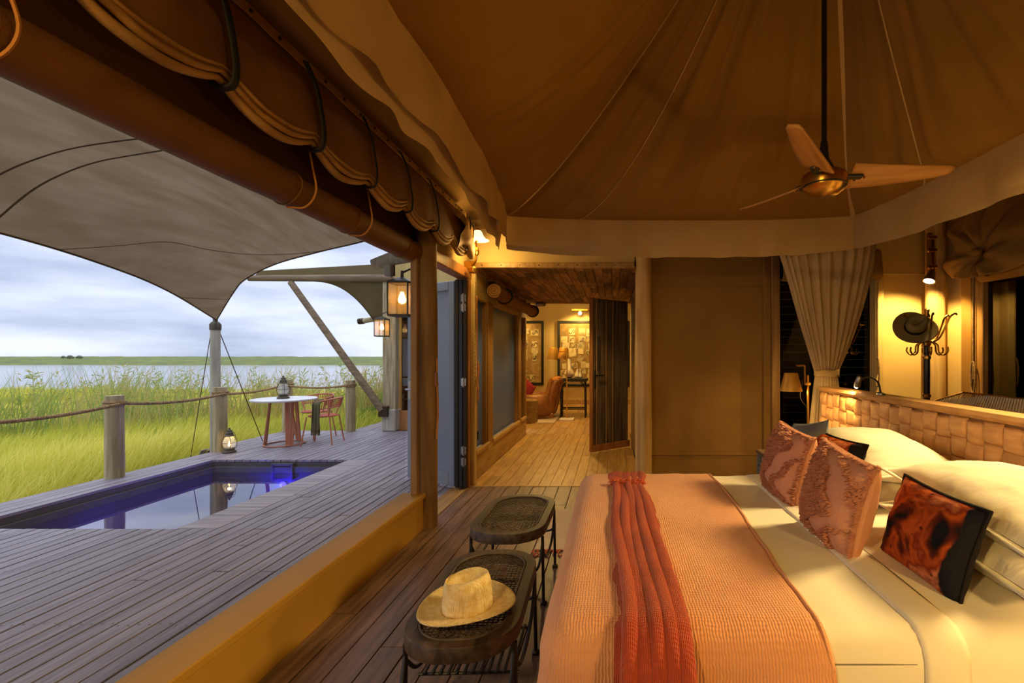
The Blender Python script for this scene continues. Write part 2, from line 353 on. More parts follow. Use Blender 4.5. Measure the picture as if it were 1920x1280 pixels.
def cbox(h, b):
    hx, hy, hz = h
    if b <= 0:
        vs = [(x * hx, y * hy, z * hz) for x in (-1, 1) for y in (-1, 1) for z in (-1, 1)]
        return vs, [(0, 1, 3, 2), (4, 6, 7, 5), (0, 4, 5, 1), (2, 3, 7, 6), (0, 2, 6, 4), (1, 5, 7, 3)]
    vs = []; idx = {}
    for sx in (-1, 1):
        for sy in (-1, 1):
            for sz in (-1, 1):
                for ax in range(3):
                    q = [sx * (hx - b), sy * (hy - b), sz * (hz - b)]; q[ax] = (sx * hx, sy * hy, sz * hz)[ax]
                    idx[(sx, sy, sz, ax)] = len(vs); vs.append(tuple(q))
    fs = []
    for ax in range(3):
        o1, o2 = [a for a in range(3) if a != ax]
        for sg in (-1, 1):
            f = []
            for (a, c) in ((-1, -1), (1, -1), (1, 1), (-1, 1)):
                k = [0, 0, 0]; k[ax] = sg; k[o1] = a; k[o2] = c; f.append(idx[(*k, ax)])
            fs.append(tuple(f))
    for ax in range(3):
        o1, o2 = [a for a in range(3) if a != ax]
        for a in (-1, 1):
            for c in (-1, 1):
                k0 = [0, 0, 0]; k1 = [0, 0, 0]; k0[ax] = -1; k1[ax] = 1
                for k in (k0, k1): k[o1] = a; k[o2] = c
                fs.append((idx[(*k0, o1)], idx[(*k1, o1)], idx[(*k1, o2)], idx[(*k0, o2)]))
    for sx in (-1, 1):
        for sy in (-1, 1):
            for sz in (-1, 1): fs.append(tuple(idx[(sx, sy, sz, a)] for a in range(3)))
    # make normals point outwards
    out = []
    for f in fs:
        p = [Vector(vs[i]) for i in f]; n = (p[1] - p[0]).cross(p[2] - p[0]); c = sum(p, Vector()) / len(p)
        out.append(f if n.dot(c) > 0 else tuple(reversed(f)))
    return vs, out
def tag(o, label=None, cat=None, group=None, kind=None):
    if label: o['label'] = label
    if cat: o['category'] = cat
    if group: o['group'] = group
    if kind: o['kind'] = kind
    return o
def thing(name, label, cat, loc=(0, 0, 0), rz=0, group=None, kind=None):
    o = bpy.data.objects.new(name, None); C.objects.link(o); o.location = loc; o.rotation_euler = (0, 0, rz); o.empty_display_size = .1
    return tag(o, label, cat, group, kind)
def struct(name, mb, mat, label=None, smooth=35, **k):
    o = mb.build(name, mat, smooth=smooth, **k); return tag(o, label, None, None, 'structure')
def root(name, label=None): return thing(name, label, None, kind='structure')
def piece(src, name, parent, loc, scale=None, rot=None):      # another object on the same mesh
    o = src.copy(); o.name = name; C.objects.link(o); o.parent = parent; o.location = loc
    if scale: o.scale = scale
    if rot: o.rotation_euler = rot
    return o
def copy_tree(o, parent=None):
    c = o.copy(); C.objects.link(c)
    if parent: c.parent = parent
    for ch in list(o.children): copy_tree(ch, c)
    return c
def axes(o, x, y, z, pos):
    m = Matrix((x, y, z)).transposed().to_4x4(); m.translation = pos; o.matrix_local = m; return o
def nz(x, y=0, z=0): return noise.noise(Vector((x, y, z)))
def spline(pts, n):          # Catmull-Rom through the points
    P = [Vector(p) for p in pts]; P = [P[0] * 2 - P[1]] + P + [P[-1] * 2 - P[-2]]; out = []
    segs = len(P) - 3
    for i in range(n):
        t = i / (n - 1) * segs; k = min(int(t), segs - 1); u = t - k; a, b, c, d = P[k:k + 4]
        out.append(.5 * ((2 * b) + (c - a) * u + (2 * a - 5 * b + 4 * c - d) * u * u + (3 * b - a - 3 * c + d) * u ** 3))
    return out
# ================================================================== STRUCTURE
def planks(parent, name, mats, x0, x1, y0, y1, w, lens, z, th, gap=.005, along='Y', seed=1):
    """courses of boards with staggered butt joints; every board its own object, boards of one length share a mesh"""
    r = random.Random(seed); cache = {}
    a0, a1, b0, b1 = (x0, x1, y0, y1) if along == 'Y' else (y0, y1, x0, x1)
    n = max(1, round((a1 - a0) / w)); w = (a1 - a0) / n
    for i in range(n):
        a = a0 + (i + .5) * w; cuts = [b0]
        if lens:
            p = b0 + r.choice(lens) * r.choice((.45, .7, 1.0))
            while p < b1 - .4: cuts.append(round(p, 2)); p += r.choice(lens)
        cuts.append(b1)
        for c, d in zip(cuts[:-1], cuts[1:]):
            l = round(d - c - gap, 3); mat = mats[0] if len(mats) == 1 else r.choice(mats); key = (l, mat.name)
            pos = (a, (c + d) / 2, z) if along == 'Y' else ((c + d) / 2, a, z)
            pos = (pos[0], pos[1], z + r.uniform(-.0012, .0012))
            if key not in cache:
                h = ((w - gap) / 2, l / 2) if along == 'Y' else (l / 2, (w - gap) / 2)
                o = MB().box(-h[0], h[0], -h[1], h[1], -th, 0, .002).build(name, mat, parent, smooth=0, loc=pos); cache[key] = o
            else: piece(cache[key], name, parent, pos)

# ---- floors
floor = struct('floor', MB().box(-1.62, 3.75, -2.5, 8.45, -.12, -.026).box(-4.2, 3.75, 8.45, 13.6, -.12, -.026), m_gap, smooth=0)
planks(floor, 'floor_plank', [m_floor], -1.575, .525, .2, 5.08, .14, (2.4, 1.8, 3.0), 0, .025, seed=3)
planks(floor, 'floor_plank', [m_floor], .525, 3.7, .2, 5.2, .212, (2.5, 3.0), 0, .025, seed=4)
MB().box(-1.575, .35, 5.082, 5.112, -.02, .006, .003).build('threshold_strip', m_oak, floor)
planks(floor, 'corridor_plank', [m_oak], -1.58, .30, 5.115, 8.45, .125, (1.1, 1.5, .9), 0, .025, gap=.0025, seed=5)
planks(floor, 'lounge_plank', [m_oak], -2.6, .8, 8.45, 13.5, .17, (1.6, 2.2, 1.9), 0, .025, gap=.0025, seed=6)

# ---- left wall: low kick panel, post line, upper canvas
wl = root('wall_left')
MB().box(-1.72, -1.575, -2.5, 3.86, -.02, .275, .006).build('kick_panel', m_kick, wl)
MB().box(-1.75, -1.555, -2.5, 3.845, .262, .302, .006).build('sill_board', m_kick, wl)
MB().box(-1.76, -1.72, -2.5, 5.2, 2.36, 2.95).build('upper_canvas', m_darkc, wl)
MB().box(-1.70, -1.60, 3.98, 5.2, 2.36, 2.95).build('upper_canvas', m_wallc, wl)
MB().box(-1.80, -1.56, -2.6, -.6, 0, 2.95).build('corner_canvas', m_wallc, wl)
MB().box(-1.655, -1.60, 3.78, 3.83, .30, 2.30, .006).build('screen_frame', m_frame, wl)
# canvas-wrapped beam above the opening
bm = MB(); pts = [(-1.665, y, 2.298) for y in np.linspace(-.7, 3.93, 40)]
bm.tube(pts, [.088 + .004 * nz(y * 2.2, 3) for _, y, _ in pts], 18)
bm.sphere((-1.665, 3.93, 2.298), .088, 18, 10, (1, .8, 1))
beam = bm.build('trim_1', m_beamc); tag(beam, 'long canvas wrapped log beam over the open side of the tent', kind='structure')
for yb in (2.35, 2.9, 3.62):
    MB().tube([(-1.665 + .0905 * math.cos(t), yb + .012 * math.sin(t * 2), 2.298 + .0905 * math.sin(t)) for t in np.linspace(0, 2 * PI, 20)[:-1]], .004, 6, closed=True).build('stitched_band', m_beamc, beam)
# the insect mesh stretched in the opening
tag(MB().box(-1.704, -1.703, -.6, 3.80, .30, 2.25).build('trim_2', m_mesh, smooth=0), 'sheer insect mesh stretched across the open side', kind='structure')

# ---- door opening in the left wall, header and jambs
jb = root('trim_3')
MB().box(-1.69, -1.57, 4.0, 4.09, 0, 2.30, .006).build('jamb', m_frame, jb)
MB().box(-1.70, -1.57, 5.03, 5.12, 0, 2.30, .006).build('jamb', m_jamb, jb)
MB().box(-1.70, -1.565, 3.98, 5.16, 2.27, 2.38, .008).build('header_beam', m_jamb, jb)
MB().box(-1.64, -1.53, 5.12, 5.20, 0, 2.42, .01).build('pilaster', m_cream, jb)
bb = MB()
for i in range(26): bb.box(-1.531, -1.524, 5.13, 5.145, 1.1 + i * .045, 1.125 + i * .045, .002)
bb.build('bead_strip', m_jamb, jb)

MB().box(-1.76, -1.578, 3.98, 5.12, -.03, .004, .003).build('door_threshold', m_oak, wl)
# ---- corridor
wc = root('wall_corridor')
MB().box(-1.70, -1.585, 5.2, 8.43, -.02, .31, .006).build('kick_panel', m_oak, wc)
MB().box(-1.70, -1.585, 5.2, 8.43, 2.10, 2.5).build('upper_canvas', m_wallc, wc)
for y0, y1 in ((5.2, 5.32), (5.86, 6.11), (7.74, 7.96), (8.33, 8.43)):
    MB().box(-1.70, -1.58, y0, y1, .30, 2.12, .006).build('mullion', m_frame, wc)
for n_, (y0, y1) in enumerate(((5.32, 5.86), (6.11, 7.74), (7.96, 8.33))):
    w_ = root('window_%d' % (n_ + 1))
    MB().box(-1.66, -1.65, y0, y1, .33, 2.1).build('screen_panel', m_screenblue, w_, smooth=0)
    f = MB()
    f.box(-1.665, -1.60, y0, y0 + .03, .33, 2.1, .004); f.box(-1.665, -1.60, y1 - .03, y1, .33, 2.1, .004)
    f.build('window_frame', m_frame, w_)
    MB().box(-1.60, -1.555, y0 - .03, y1 + .03, .295, .345, .006).build('window_sill', m_oak, w_)
wr = root('wall_corridor_right')
MB().box(.31, .42, 5.30, 8.45, 0, 2.45).build('canvas_panel', m_wallc, wr)
MB().box(.255, .315, 5.33, 5.43, 0, 2.42, .006).build('jamb', m_logpale, wr)
MB().box(.275, .315, 7.1, 7.22, 0, 2.32, .006).build('jamb', m_frame, wr)
cc = struct('ceiling_corridor', MB().box(-1.7, .42, 5.18, 8.75, 2.44, 2.5), m_gap, smooth=0)
planks(cc, 'ceiling_plank', [m_ceilwood], -1.62, .30, 5.18, 8.72, .105, (.5, .9, .7), 2.44, .022, gap=.006, seed=9)
MB().box(-4.2, 3.7, 8.66, 8.76, 2.40, 2.5, .006).build('edge_trim', m_oak, cc)

# ---- lounge shell
lg = root('wall_lounge')
MB().box(-4.3, 3.75, 13.5, 13.6, -.02, 3.3).build('back_panel', m_cream, lg)
MB().box(-4.3, -4.2, 8.85, 13.6, 0, 3.3).build('side_panel', m_wallc, lg)
MB().box(3.7, 3.8, 5.3, 13.6, 0, 3.3).build('side_panel', m_wallc, lg)
MB().box(-4.3, 3.8, 8.76, 13.6, 3.1, 3.2).build('ceiling_panel', m_wallc, lg)
MB().box(-4.3, 3.8, 8.72, 8.80, 2.48, 3.2).build('upper_panel', m_wallc, lg)
MB().box(.42, 3.8, 8.45, 8.55, 0, 2.5).build('partition_panel', m_wallc, lg)
MB().box(-4.1, -1.6, 13.46, 13.5, 0, .14, .004).box(-1.6, 3.7, 13.46, 13.5, 0, .14, .004).build('skirting_board', m_oak, lg)
# outer glazed front of the lounge wing, seen through the mesh beside the post
gw = root('window_4')
MB().box(-4.10, -1.75, 8.86, 8.92, 0, .38).build('lower_panel', m_jamb, gw)
MB().box(-4.05, -1.75, 8.88, 8.895, .38, 2.35).build('glass_pane', m_darkglass, gw, smooth=0)
for x in (-3.45, -2.75, -2.1): MB().box(x, x + .06, 8.86, 8.92, .38, 2.35, .004).build('mullion', m_greydoor, gw)
MB().box(-4.2, -1.7, 8.84, 8.94, 2.35, 3.2).build('upper_canvas', m_olive, gw)

# ---- back wall of the bedroom
wb = root('wall_back')
MB().box(-1.7, .235, 5.16, 5.26, 2.46, 2.95).build('lintel_canvas', m_cream, wb)
MB().box(-1.64, .235, 5.12, 5.18, 2.405, 2.465, .006).build('lintel_strip', m_oak, wb)
rv = MB()
for i in range(9): rv.sphere((-1.45 + i * .21, 5.118, 2.435), .007, 8, 4)
tag(rv.build('rivets', m_iron, wb), kind='stuff')
MB().box(.38, 1.74, 5.30, 5.36, -.02, 2.95).build('canvas_panel', m_olive, wb)
MB().box(.41, 1.73, 5.285, 5.30, .30, .325, .003).build('seam_strip', m_olive, wb)
MB().box(.41, 1.73, 5.285, 5.30, 2.2, 2.22, .003).build('seam_strip', m_olive, wb)
MB().box(1.70, 1.78, 5.24, 5.36, 0, 2.95, .006).build('post', m_olive, wb)
MB().box(1.78, 1.87, 5.20, 5.36, 0, 2.95, .006).build('post', m_frame, wb)
MB().box(2.93, 3.02, 5.18, 5.36, 0, 2.95, .006).build('post', m_cream, wb)
MB().box(3.02, 3.75, 5.30, 5.36, 0, 2.95).build('canvas_panel', m_cream, wb)
MB().box(3.03, 3.7, 5.288, 5.30, 2.36, 2.375, .003).build('seam_strip', m_cream, wb)
def dark_window(name, axis, a0, a1, c, z0, z1):
    w_ = root(name); sl = None; n = int((z1 - z0) / .085)
    for i in range(n):
        z = z0 + (i + .5) * (z1 - z0) / n; l = (a1 - a0) / 2
        if sl is None:
            mb = MB(); q = (z1 - z0) / n / 2 - .003
            if axis == 'X': mb.box(-l, l, -.012, .012, -q, q, .003)
            else: mb.box(-.012, .012, -l, l, -q, q, .003)
            sl = mb.build('slat', m_slat, w_, smooth=0); sl.location = ((a0 + a1) / 2, c, z) if axis == 'X' else (c, (a0 + a1) / 2, z)
        else: piece(sl, 'slat', w_, ((a0 + a1) / 2, c, z) if axis == 'X' else (c, (a0 + a1) / 2, z))
    return w_
dw = dark_window('window_5', 'X', 1.87, 2.93, 5.34, 0, 2.95)
MB().box(1.87, 2.93, 5.30, 5.306, 0, 2.95).build('glass_pane', m_darkglass, dw, smooth=0)

# ---- right wall
wrt = root('wall_right')
MB().box(3.70, 3.78, 4.86, 5.36, 0, 2.95).build('canvas_panel', m_cream, wrt)
MB().box(3.70, 3.78, -2.6, 1.9, 0, 2.95).build('canvas_panel', m_cream, wrt)
MB().box(3.70, 3.78, 1.9, 4.86, 2.62, 2.95).build('canvas_panel', m_cream, wrt)
MB().box(3.690, 3.70, 4.88, 5.28, 2.36, 2.375, .003).build('seam_strip', m_cream, wrt)
MB().box(3.64, 3.78, 4.72, 4.86, 0, 2.95, .006).build('post', m_olive, wrt)
MB().box(3.66, 3.76, 4.60, 4.70, 0, 2.65, .006).build('post', m_frame, wrt)
dw = dark_window('window_6', 'Y', 1.9, 4.62, 3.76, 0, 2.65)
MB().box(3.715, 3.721, 1.9, 4.62, 0, 2.65).build('glass_pane', m_darkglass, dw, smooth=0)
struct('wall_front', MB().box(-1.8, 3.8, -2.62, -2.5, -.05, 3.0), m_wallc, smooth=0)

# ---- outer tent roof (closed pyramid over the room)
apex = (1.0, 1.9, 4.75); c4 = [(-1.86, -2.7, 2.80), (3.9, -2.7, 2.80), (3.9, 5.45, 2.80), (-1.86, 5.45, 2.80)]
rf = root('roof')
for i in range(4):
    MB().add([c4[i], c4[(i + 1) % 4], apex], [(0, 1, 2)]).build('roof_panel', m_roof, rf, smooth=0, thick=.01)
MB().add([(-1.85, 5.1, 2.85), (.5, 5.1, 2.85), (.5, 9, 2.75), (-1.85, 9, 2.75)], [(0, 1, 2, 3)]).build('roof_panel', m_roof, rf, smooth=0, thick=.01)

# ---- inner canopy: hanging valance and the tent ceiling above the bed
XL, XR, YB, YF = -1.0, 2.25, 4.35, -.15
def bowf(s): return 1 - abs(2 * s - 1) ** 3
def rim(side, s):            # returns (point on plan, z of the top edge, z of the bottom edge)
    b = bowf(s)
    if side == 0: return (XL + (XR - XL) * s, YB - .04 * b, 2.745 - .045 * b, 2.435 - .085 * b)
    if side == 1: return (XR, YB + (YF - YB) * s, 2.745 - .075 * b, 2.435 - .10 * b)
    if side == 2: return (XR + (XL - XR) * s, YF, 2.745, 2.435)
    q = 1 - (2 * s - 1) ** 2
    return (XL + .22 * q, YF + (YB - YF) * s, 2.745 - .05 * b, 2.44 - .045 * b)
outn = [(0, 1), (1, 0), (0, -1), (-1, 0)]
ceil = root('ceiling', 'tent ceiling of ochre canvas rising to a peak above the bed')
for side in (0, 1, 2, 3):
    nx, ny = outn[side]
    def fn(u, v, off=0, wav=.012, drop=0, fl=0):
        x, y, zt, zb = rim(side, u); z = zt + (zb - drop - zt) * v
        d = off + fl * v * v + min(1, u * 9, (1 - u) * 9) * wav * (.25 + v) * (math.sin(u * 46 + 1.5 * math.sin(u * 17)) + .8 * nz(u * 30, v, side)) * (1 if side != 3 else 1.6)
        z -= v * .006 * nz(u * 22, 5, side)
        return (x + nx * d, y + ny * d, z)
    MB().grid(fn, 150, 8).build('valance', m_val, ceil, smooth=80)
    # a hem stitched along the lower edge
    MB().grid(lambda u, v: (lambda p: (p[0] - nx * .003, p[1] - ny * .003, p[2]))(fn(u, .86 + .14 * v)), 150, 3).build('hem', m_val, ceil, smooth=80)
    if side == 3:      # the loose outer frill shows behind the left valance
        def fr_(u, v):
            x, y, zt, zb = rim(3, u); w_ = .8 * math.sin(u * 44 + 3.0 * math.sin(u * 13)) + 1.3 * nz(u * 19, 8); w_ *= min(1, (1 - u) * 7)
            return (x - .025 - .05 * v - .020 * v * w_, y, zt - .03 + (zb - .015 - zt + .03) * v - .02 * v * nz(u * 24, 3) - .006 * v * w_)
        MB().grid(fr_, 220, 8).build('loose_frill', m_val, ceil, smooth=80)
AP = Vector((1.0, 2.15, 4.25))
def canopy(side, s, t):
    x, y, zt, zb = rim(side, s); e = Vector((x, y, zt)); p = e.lerp(AP, t); p.z = e.z + (AP.z - e.z) * t ** 1.55
    nx, ny = outn[side]
    # the cloth dips between the hips and creases run up towards the peak
    sag = .20 * (1 - abs(2 * s - 1) ** 2) * math.sin(PI * min(1, t * 1.15 + .02))
    sg = s + .16 * (1 - t) * (s - .5) * 0
    w = (nz(sg * 34 + .25 * math.sin(t * 5), t * 1.2, side) * .5 + nz(sg * 15, t * 1.6, side + 9)) * .085 * min(1, t * 9) * (1 - t) ** 1.1 * (1.5 - abs(2 * s - 1))
    fine = .005 * math.sin(s * 170 + 4 * nz(s * 9, t * 3)) * math.exp(-t * 12)
    p.z -= sag * .55; p.x += nx * (sag * .45 + w + fine); p.y += ny * (sag * .45 + w + fine)
    return p
for side in range(4):
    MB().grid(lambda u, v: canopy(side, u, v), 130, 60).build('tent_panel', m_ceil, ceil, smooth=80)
for side, ss in ((0, (0.001, .21, .999)), (1, (.22,))):
    for s in ss:
        pts = [canopy(side, s, t) for t in np.linspace(.0, .97, 50)]; nx, ny = outn[side]
        pts = [p - Vector((nx * .004, ny * .004, .004)) for p in pts]
        MB().tube(pts, .022 if s in (.999,) else .0045, 8, flat=.35).build('seam', m_val, ceil, smooth=80)
# ================================================================== ROLLED SIDE CURTAIN on the left wall
SY = [.68, 1.20, 1.73, 2.26, 2.77, 3.26, 3.76]
SYE = SY + [4.2, 4.66]
def sagat(y):
    for a, b in zip(SYE[:-1], SYE[1:]):
        if a <= y <= b: t = (y - a) / (b - a); return 4 * t * (1 - t)
    return 0
ys = np.linspace(.35, 4.66, 130)
rc = thing('rolled_tent_flap', 'brown canvas side flap rolled up under black straps along the left wall', 'tent flap', (-1.5, 2.2, 2.86))
O = Vector((-1.5, 2.2, 2.86))
def flap_bottom(y):
    s = sagat(y); return 2.485 - .075 * s
def fp(u, v):
    y = .35 + 4.31 * u; zb = flap_bottom(y); s = sagat(y)
    x = -1.50 + .05 * v + .02 * s * math.sin(PI * v) + .006 * nz(y * 6, v * 4)
    return Vector((x, y, 2.85 + (zb + .03 - 2.85) * v)) - O
MB().grid(fp, 130, 10).build('flap_panel', m_roll, rc, smooth=80, thick=.006)
for k, (dx, dz, ra, sc) in enumerate(((.0, .0, .020, 1.0), (.018, .022, .015, .8), (.026, .042, .010, .6))):
    pts = [Vector((-1.475 + dx + .012 * nz(y * 5, k), y, flap_bottom(y) + .01 * sagat(y) * (1 - sc) * 4 + dz + .006 * nz(y * 7, k + 4))) - O for y in ys]
    rr = [ra * (.72 + .4 * sagat(y)) for y in ys]
    MB().tube(pts, rr, 10, flat=.8).build('rolled_edge', m_rolledge, rc, smooth=80)
MB().box(-1.515, -1.49, .3, 4.7, 2.835, 2.885, .004).build('batten', m_rolledge, rc, loc=-O)
rv = MB()
y = .42
while y < 4.6: rv.sphere((-1.487, y, 2.86), .008, 8, 4); y += .165
tag(rv.build('rivets', m_iron, rc, loc=-O), kind='stuff')
for i, ysn in enumerate(SY):
    pth = [(-1.482, ysn - .02, 2.86), (-1.445, ysn, 2.75), (-1.425, ysn + .01, 2.62), (-1.415, ysn + .012, 2.53), (-1.422, ysn + .012, 2.468), (-1.45, ysn + .012, 2.45), (-1.50, ysn + .012, 2.46), (-1.53, ysn, 2.55)]
    pts = [p - O for p in spline(pth, 28)]
    MB().tube(pts, .017 if i < 4 else .011, 8, flat=.5).build('strap', m_strap, rc, smooth=80)
# bunched free end of the flap beside the door
def bunch(u, v):
    t = 2 * PI * u; y = 4.28 + .40 * v; r = .10 + .025 * math.sin(3 * t + 5 * v) + .02 * nz(u * 5, v * 4, 3)
    cz = 2.62 - .04 * v; k = 1 if v < .97 else .6
    return Vector((-1.46 + .75 * r * math.cos(t) * k, y + .04 * math.cos(t), cz + (1.55 * r) * math.sin(t) * k)) - O
b_ = MB().grid(bunch, 28, 14, cu=True)
b_.build('bunched_end', m_rolledge, rc, smooth=80)
for r_, w_ in ((.155, .012), (.13, .01)):
    MB().tube([Vector((-1.40 + .02 * math.sin(t), 4.3 + .17 * (1 if r_ > .14 else 1.6) + .05 * math.cos(t), 2.61 + r_ * math.sin(t))) - O for t in np.linspace(-1.9, 1.9, 20)], w_ / 2, 6).build('tie_cord', m_strap, rc)

# thin cords hanging over the beam
for i, (y, l) in enumerate(((1.15, .40), (2.36, .30), (2.92, .28))):
    c = MB().tube(spline([(-1.56, y, 2.56), (-1.545, y + .02, 2.42), (-1.55, y + .06, 2.30), (-1.60, y + .05, 2.215), (-1.665, y, 2.20)], 24), .005, 6)
    tag(c.build('tie_cord', m_cord), ['thin brown cord looped under the beam nearest the camera', 'thin cord looped under the beam by the middle of the flap', 'thin cord looped under the beam beyond the middle one'][i], 'cord', 'cords looped under the wrapped beam')

# ================================================================== POSTS INSIDE
def log(name, label, loc, r, z1, mat, cat='post', seed=0, n=16, taper=.95):
    mb = MB(); zz = np.linspace(0, z1, 14); vs = []
    def fn(u, v):
        t = 2 * PI * u; rr = r * (1 - (1 - taper) * v) * (1 + .035 * nz(math.cos(t) * 1.3 + seed, math.sin(t) * 1.3, v * z1 * 1.5) + .02 * nz(u * 9, v * 4, seed))
        return (rr * math.cos(t) + .006 * nz(v * 3, seed), rr * math.sin(t) + .006 * nz(v * 3, seed + 5), z1 * v)
    mb.grid(fn, n, 14, cu=True); mb.f.append(tuple(i * 14 + 13 for i in range(n))); mb.f.append(tuple(i * 14 for i in reversed(range(n))))
    o = mb.build(name, mat, loc=loc, smooth=50); tag(o, label, cat); return o
pst = log('tent_post', 'thick round log post at the end of the low ledge beside the glass door', (-1.575, 3.925, 0), .085, 2.75, m_log, seed=2)
MB().tube([(.09, -.02, 1.42), (.095, -.03, 1.22), (.10, -.02, .95), (.092, -.035, .78), (.10, -.05, .74), (.10, -.02, .95), (.09, -.01, 1.24)], .007, 6).build('hanging_cord', m_cord, pst)
MB().box(.08, .10, -.05, -.02, 1.18, 1.30, .004).build('cord_cleat', m_jamb, pst)
p2 = log('tent_post', 'pale peeled log post between the corridor and the olive canvas panel', (.335, 5.16, 0), .092, 2.95, m_logpale, seed=4)
log('tent_post', 'pale round pole in the back corner behind the coat stand', (3.55, 5.12, 0), .10, 2.95, m_logpale, seed=9)
# cord and hooks on the pilaster
cd = thing('rope_hank', 'thin cord with a cleat tied down the pilaster right of the folding door', 'cord', (-1.515, 5.15, .6))
MB().tube([(0, 0, 1.5), (.004, .01, .75), (.004, -.01, .35), (.004, 0, .0)], .006, 6).build('cord', m_cord, cd)
MB().tube([(.012 + .008 * math.sin(t * 3), .02 * math.cos(t), .62 + .16 * math.sin(t)) for t in np.linspace(0, 2 * PI, 24)[:-1]], .008, 6, closed=True).build('cord_coil', m_cord, cd)
MB().box(.0, .02, -.02, .02, .33, .47, .004).build('cleat', m_jamb, cd)
MB().tube([(.012, .016 * math.cos(t), -.05 + .05 * math.sin(t)) for t in np.linspace(0, 2 * PI, 14)[:-1]], .006, 6, closed=True).build('hook', m_iron, cd)

# ================================================================== FOLDING GLASS DOOR (opened outwards)
d1 = root('door_1', 'grey framed glass folding door standing open to the deck')
A_, B_ = Vector((-2.36, 5.36, 0)), Vector((-1.70, 5.0, 0)); dv = (B_ - A_).normalized(); up_ = Vector((0, 0, 1)); nv = dv.cross(up_)
def leafpt(a, n, z): return A_ + dv * a + nv * n + up_ * z
Lw = (B_ - A_).length
def leafbar(mb, a0, a1, z0, z1, t=.045, b=.006):
    mat = Matrix((dv, nv, up_)).transposed().to_4x4(); mat.translation = A_
    mb.box(a0, a1, -t / 2, t / 2, z0, z1, b, mat=mat); return mb
leafbar(MB(), 0, .085, .03, 2.24).build('stile', m_greydoor, d1); leafbar(MB(), Lw - .085, Lw, .03, 2.24).build('stile', m_greydoor, d1)
leafbar(MB(), .085, Lw - .085, .03, .17).build('rail', m_greydoor, d1); leafbar(MB(), .085, Lw - .085, 2.14, 2.24).build('rail', m_greydoor, d1)
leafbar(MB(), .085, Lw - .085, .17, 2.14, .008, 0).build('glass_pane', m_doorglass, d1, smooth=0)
hd = MB(); hd.tube([leafpt(.04, .02, 1.05), leafpt(.04, .075, 1.05), leafpt(.15, .075, 1.05)], .010, 8); leafbar(hd, .02, .06, .93, 1.14, .06, .004)
hd.build('handle', m_steel, d1)
d2 = root('door_2', 'second folded door leaf edge on against the jamb')
for x0, x1, m_ in ((-1.695, -1.66, m_iron), (-1.655, -1.615, m_black), (-1.61, -1.575, m_iron)):
    MB().box(x0, x1, 4.965, 5.03, .02, 2.25, .004).build('folded_edge', m_, d2)
for z in (.30, .42, 1.15, 1.95, 2.05):
    h_ = MB().lathe([(.012, -.05), (.012, .05)], 8, (-1.60, 4.955, z)); h_.box(-1.63, -1.60, 4.955, 4.965, z - .04, z + .04, .003); h_.box(-1.60, -1.575, 4.955, 4.965, z - .04, z + .04, .003)
    h_.build('hinge', m_steel, d2)

# ================================================================== CORRIDOR: plank door, rolled blind, downlights
d3 = root('door_3', 'dark vertical plank door standing open in the corridor')
F0, F1 = Vector((-.335, 6.78, 0)), Vector((.24, 7.26, 0)); dv3 = (F1 - F0).normalized(); n3 = dv3.cross(up_); W3 = (F1 - F0).length
mat3 = Matrix((dv3, n3, up_)).transposed().to_4x4(); mat3.translation = F0
a = 0.0
for w_ in (.05, .085, .13, .10, .12, .13, .10):
    w_ = min(w_, W3 - a); MB().box(a + .003, a + w_ - .003, -.02, .02 + (.004 if int(a * 100) % 2 else 0), .03, 2.27, .004, mat=mat3).build('plank', m_doorwood, d3, smooth=0); a += w_
MB().box(0, .03, -.03, .03, .02, 2.28, .004, mat=mat3).build('edge_stile', m_jamb, d3)
MB().box(.03, W3, .02, .035, .02, .12, .004, mat=mat3).build('kick_rail', m_jamb, d3)
for a in (.09, .27, .40):
    MB().box(a, a + .014, .02, .03, .12, 2.26, .003, mat=mat3).build('cover_strip', m_frame, d3)
hn = MB(); hn.box(.05, .085, .02, .03, .95, 1.22, .004, mat=mat3); hn.tube([mat3 @ Vector((.067, .03, 1.14)), mat3 @ Vector((.067, .07, 1.14)), mat3 @ Vector((.19, .075, 1.14))], .011, 8)
hn.build('lever_handle', m_black, d3)
MB().box(.115, .135, .02, .05, 1.2, 1.72, .006, mat=mat3).build('pull_bar', m_black, d3)

rb = thing('rolled_blind', 'rolled canvas blind with dark straps above the corridor screens', 'blind', (-1.44, 7.0, 2.22))
def rollfn(u, v):
    t = 2 * PI * u; r = .088 + .006 * nz(u * 4, v * 9); return (r * math.cos(t), -1.40 + 2.8 * v, r * math.sin(t) - .015 * math.sin(PI * v))
MB().grid(rollfn, 20, 30, cu=True).build('canvas_roll', m_roll, rb, smooth=80)
sp = [(math.cos(t) * (.010 + .0042 * t), -1.405, math.sin(t) * (.010 + .0042 * t)) for t in np.linspace(0, 18, 90)]
MB().tube(sp, .005, 6).build('roll_end', m_rolledge, rb)
MB().lathe([(.001, 0), (.085, 0)], 20, (0, -1.395, 0), Matrix.Rotation(PI / 2, 3, 'X'), cap=False).build('roll_core', m_roll, rb)
for y in (-.85, 1.3):
    MB().tube([(.095 * math.cos(t), y + .02 * math.sin(t), .095 * math.sin(t)) for t in np.linspace(0, 2 * PI, 20)[:-1]], .018, 8, closed=True).build('strap', m_strap, rb)
for y in (-1.2, -.5, .2, .8, 1.25): MB().box(-.12, -.04, y, y + .03, .07, .14, .003).build('bracket', m_iron, rb)

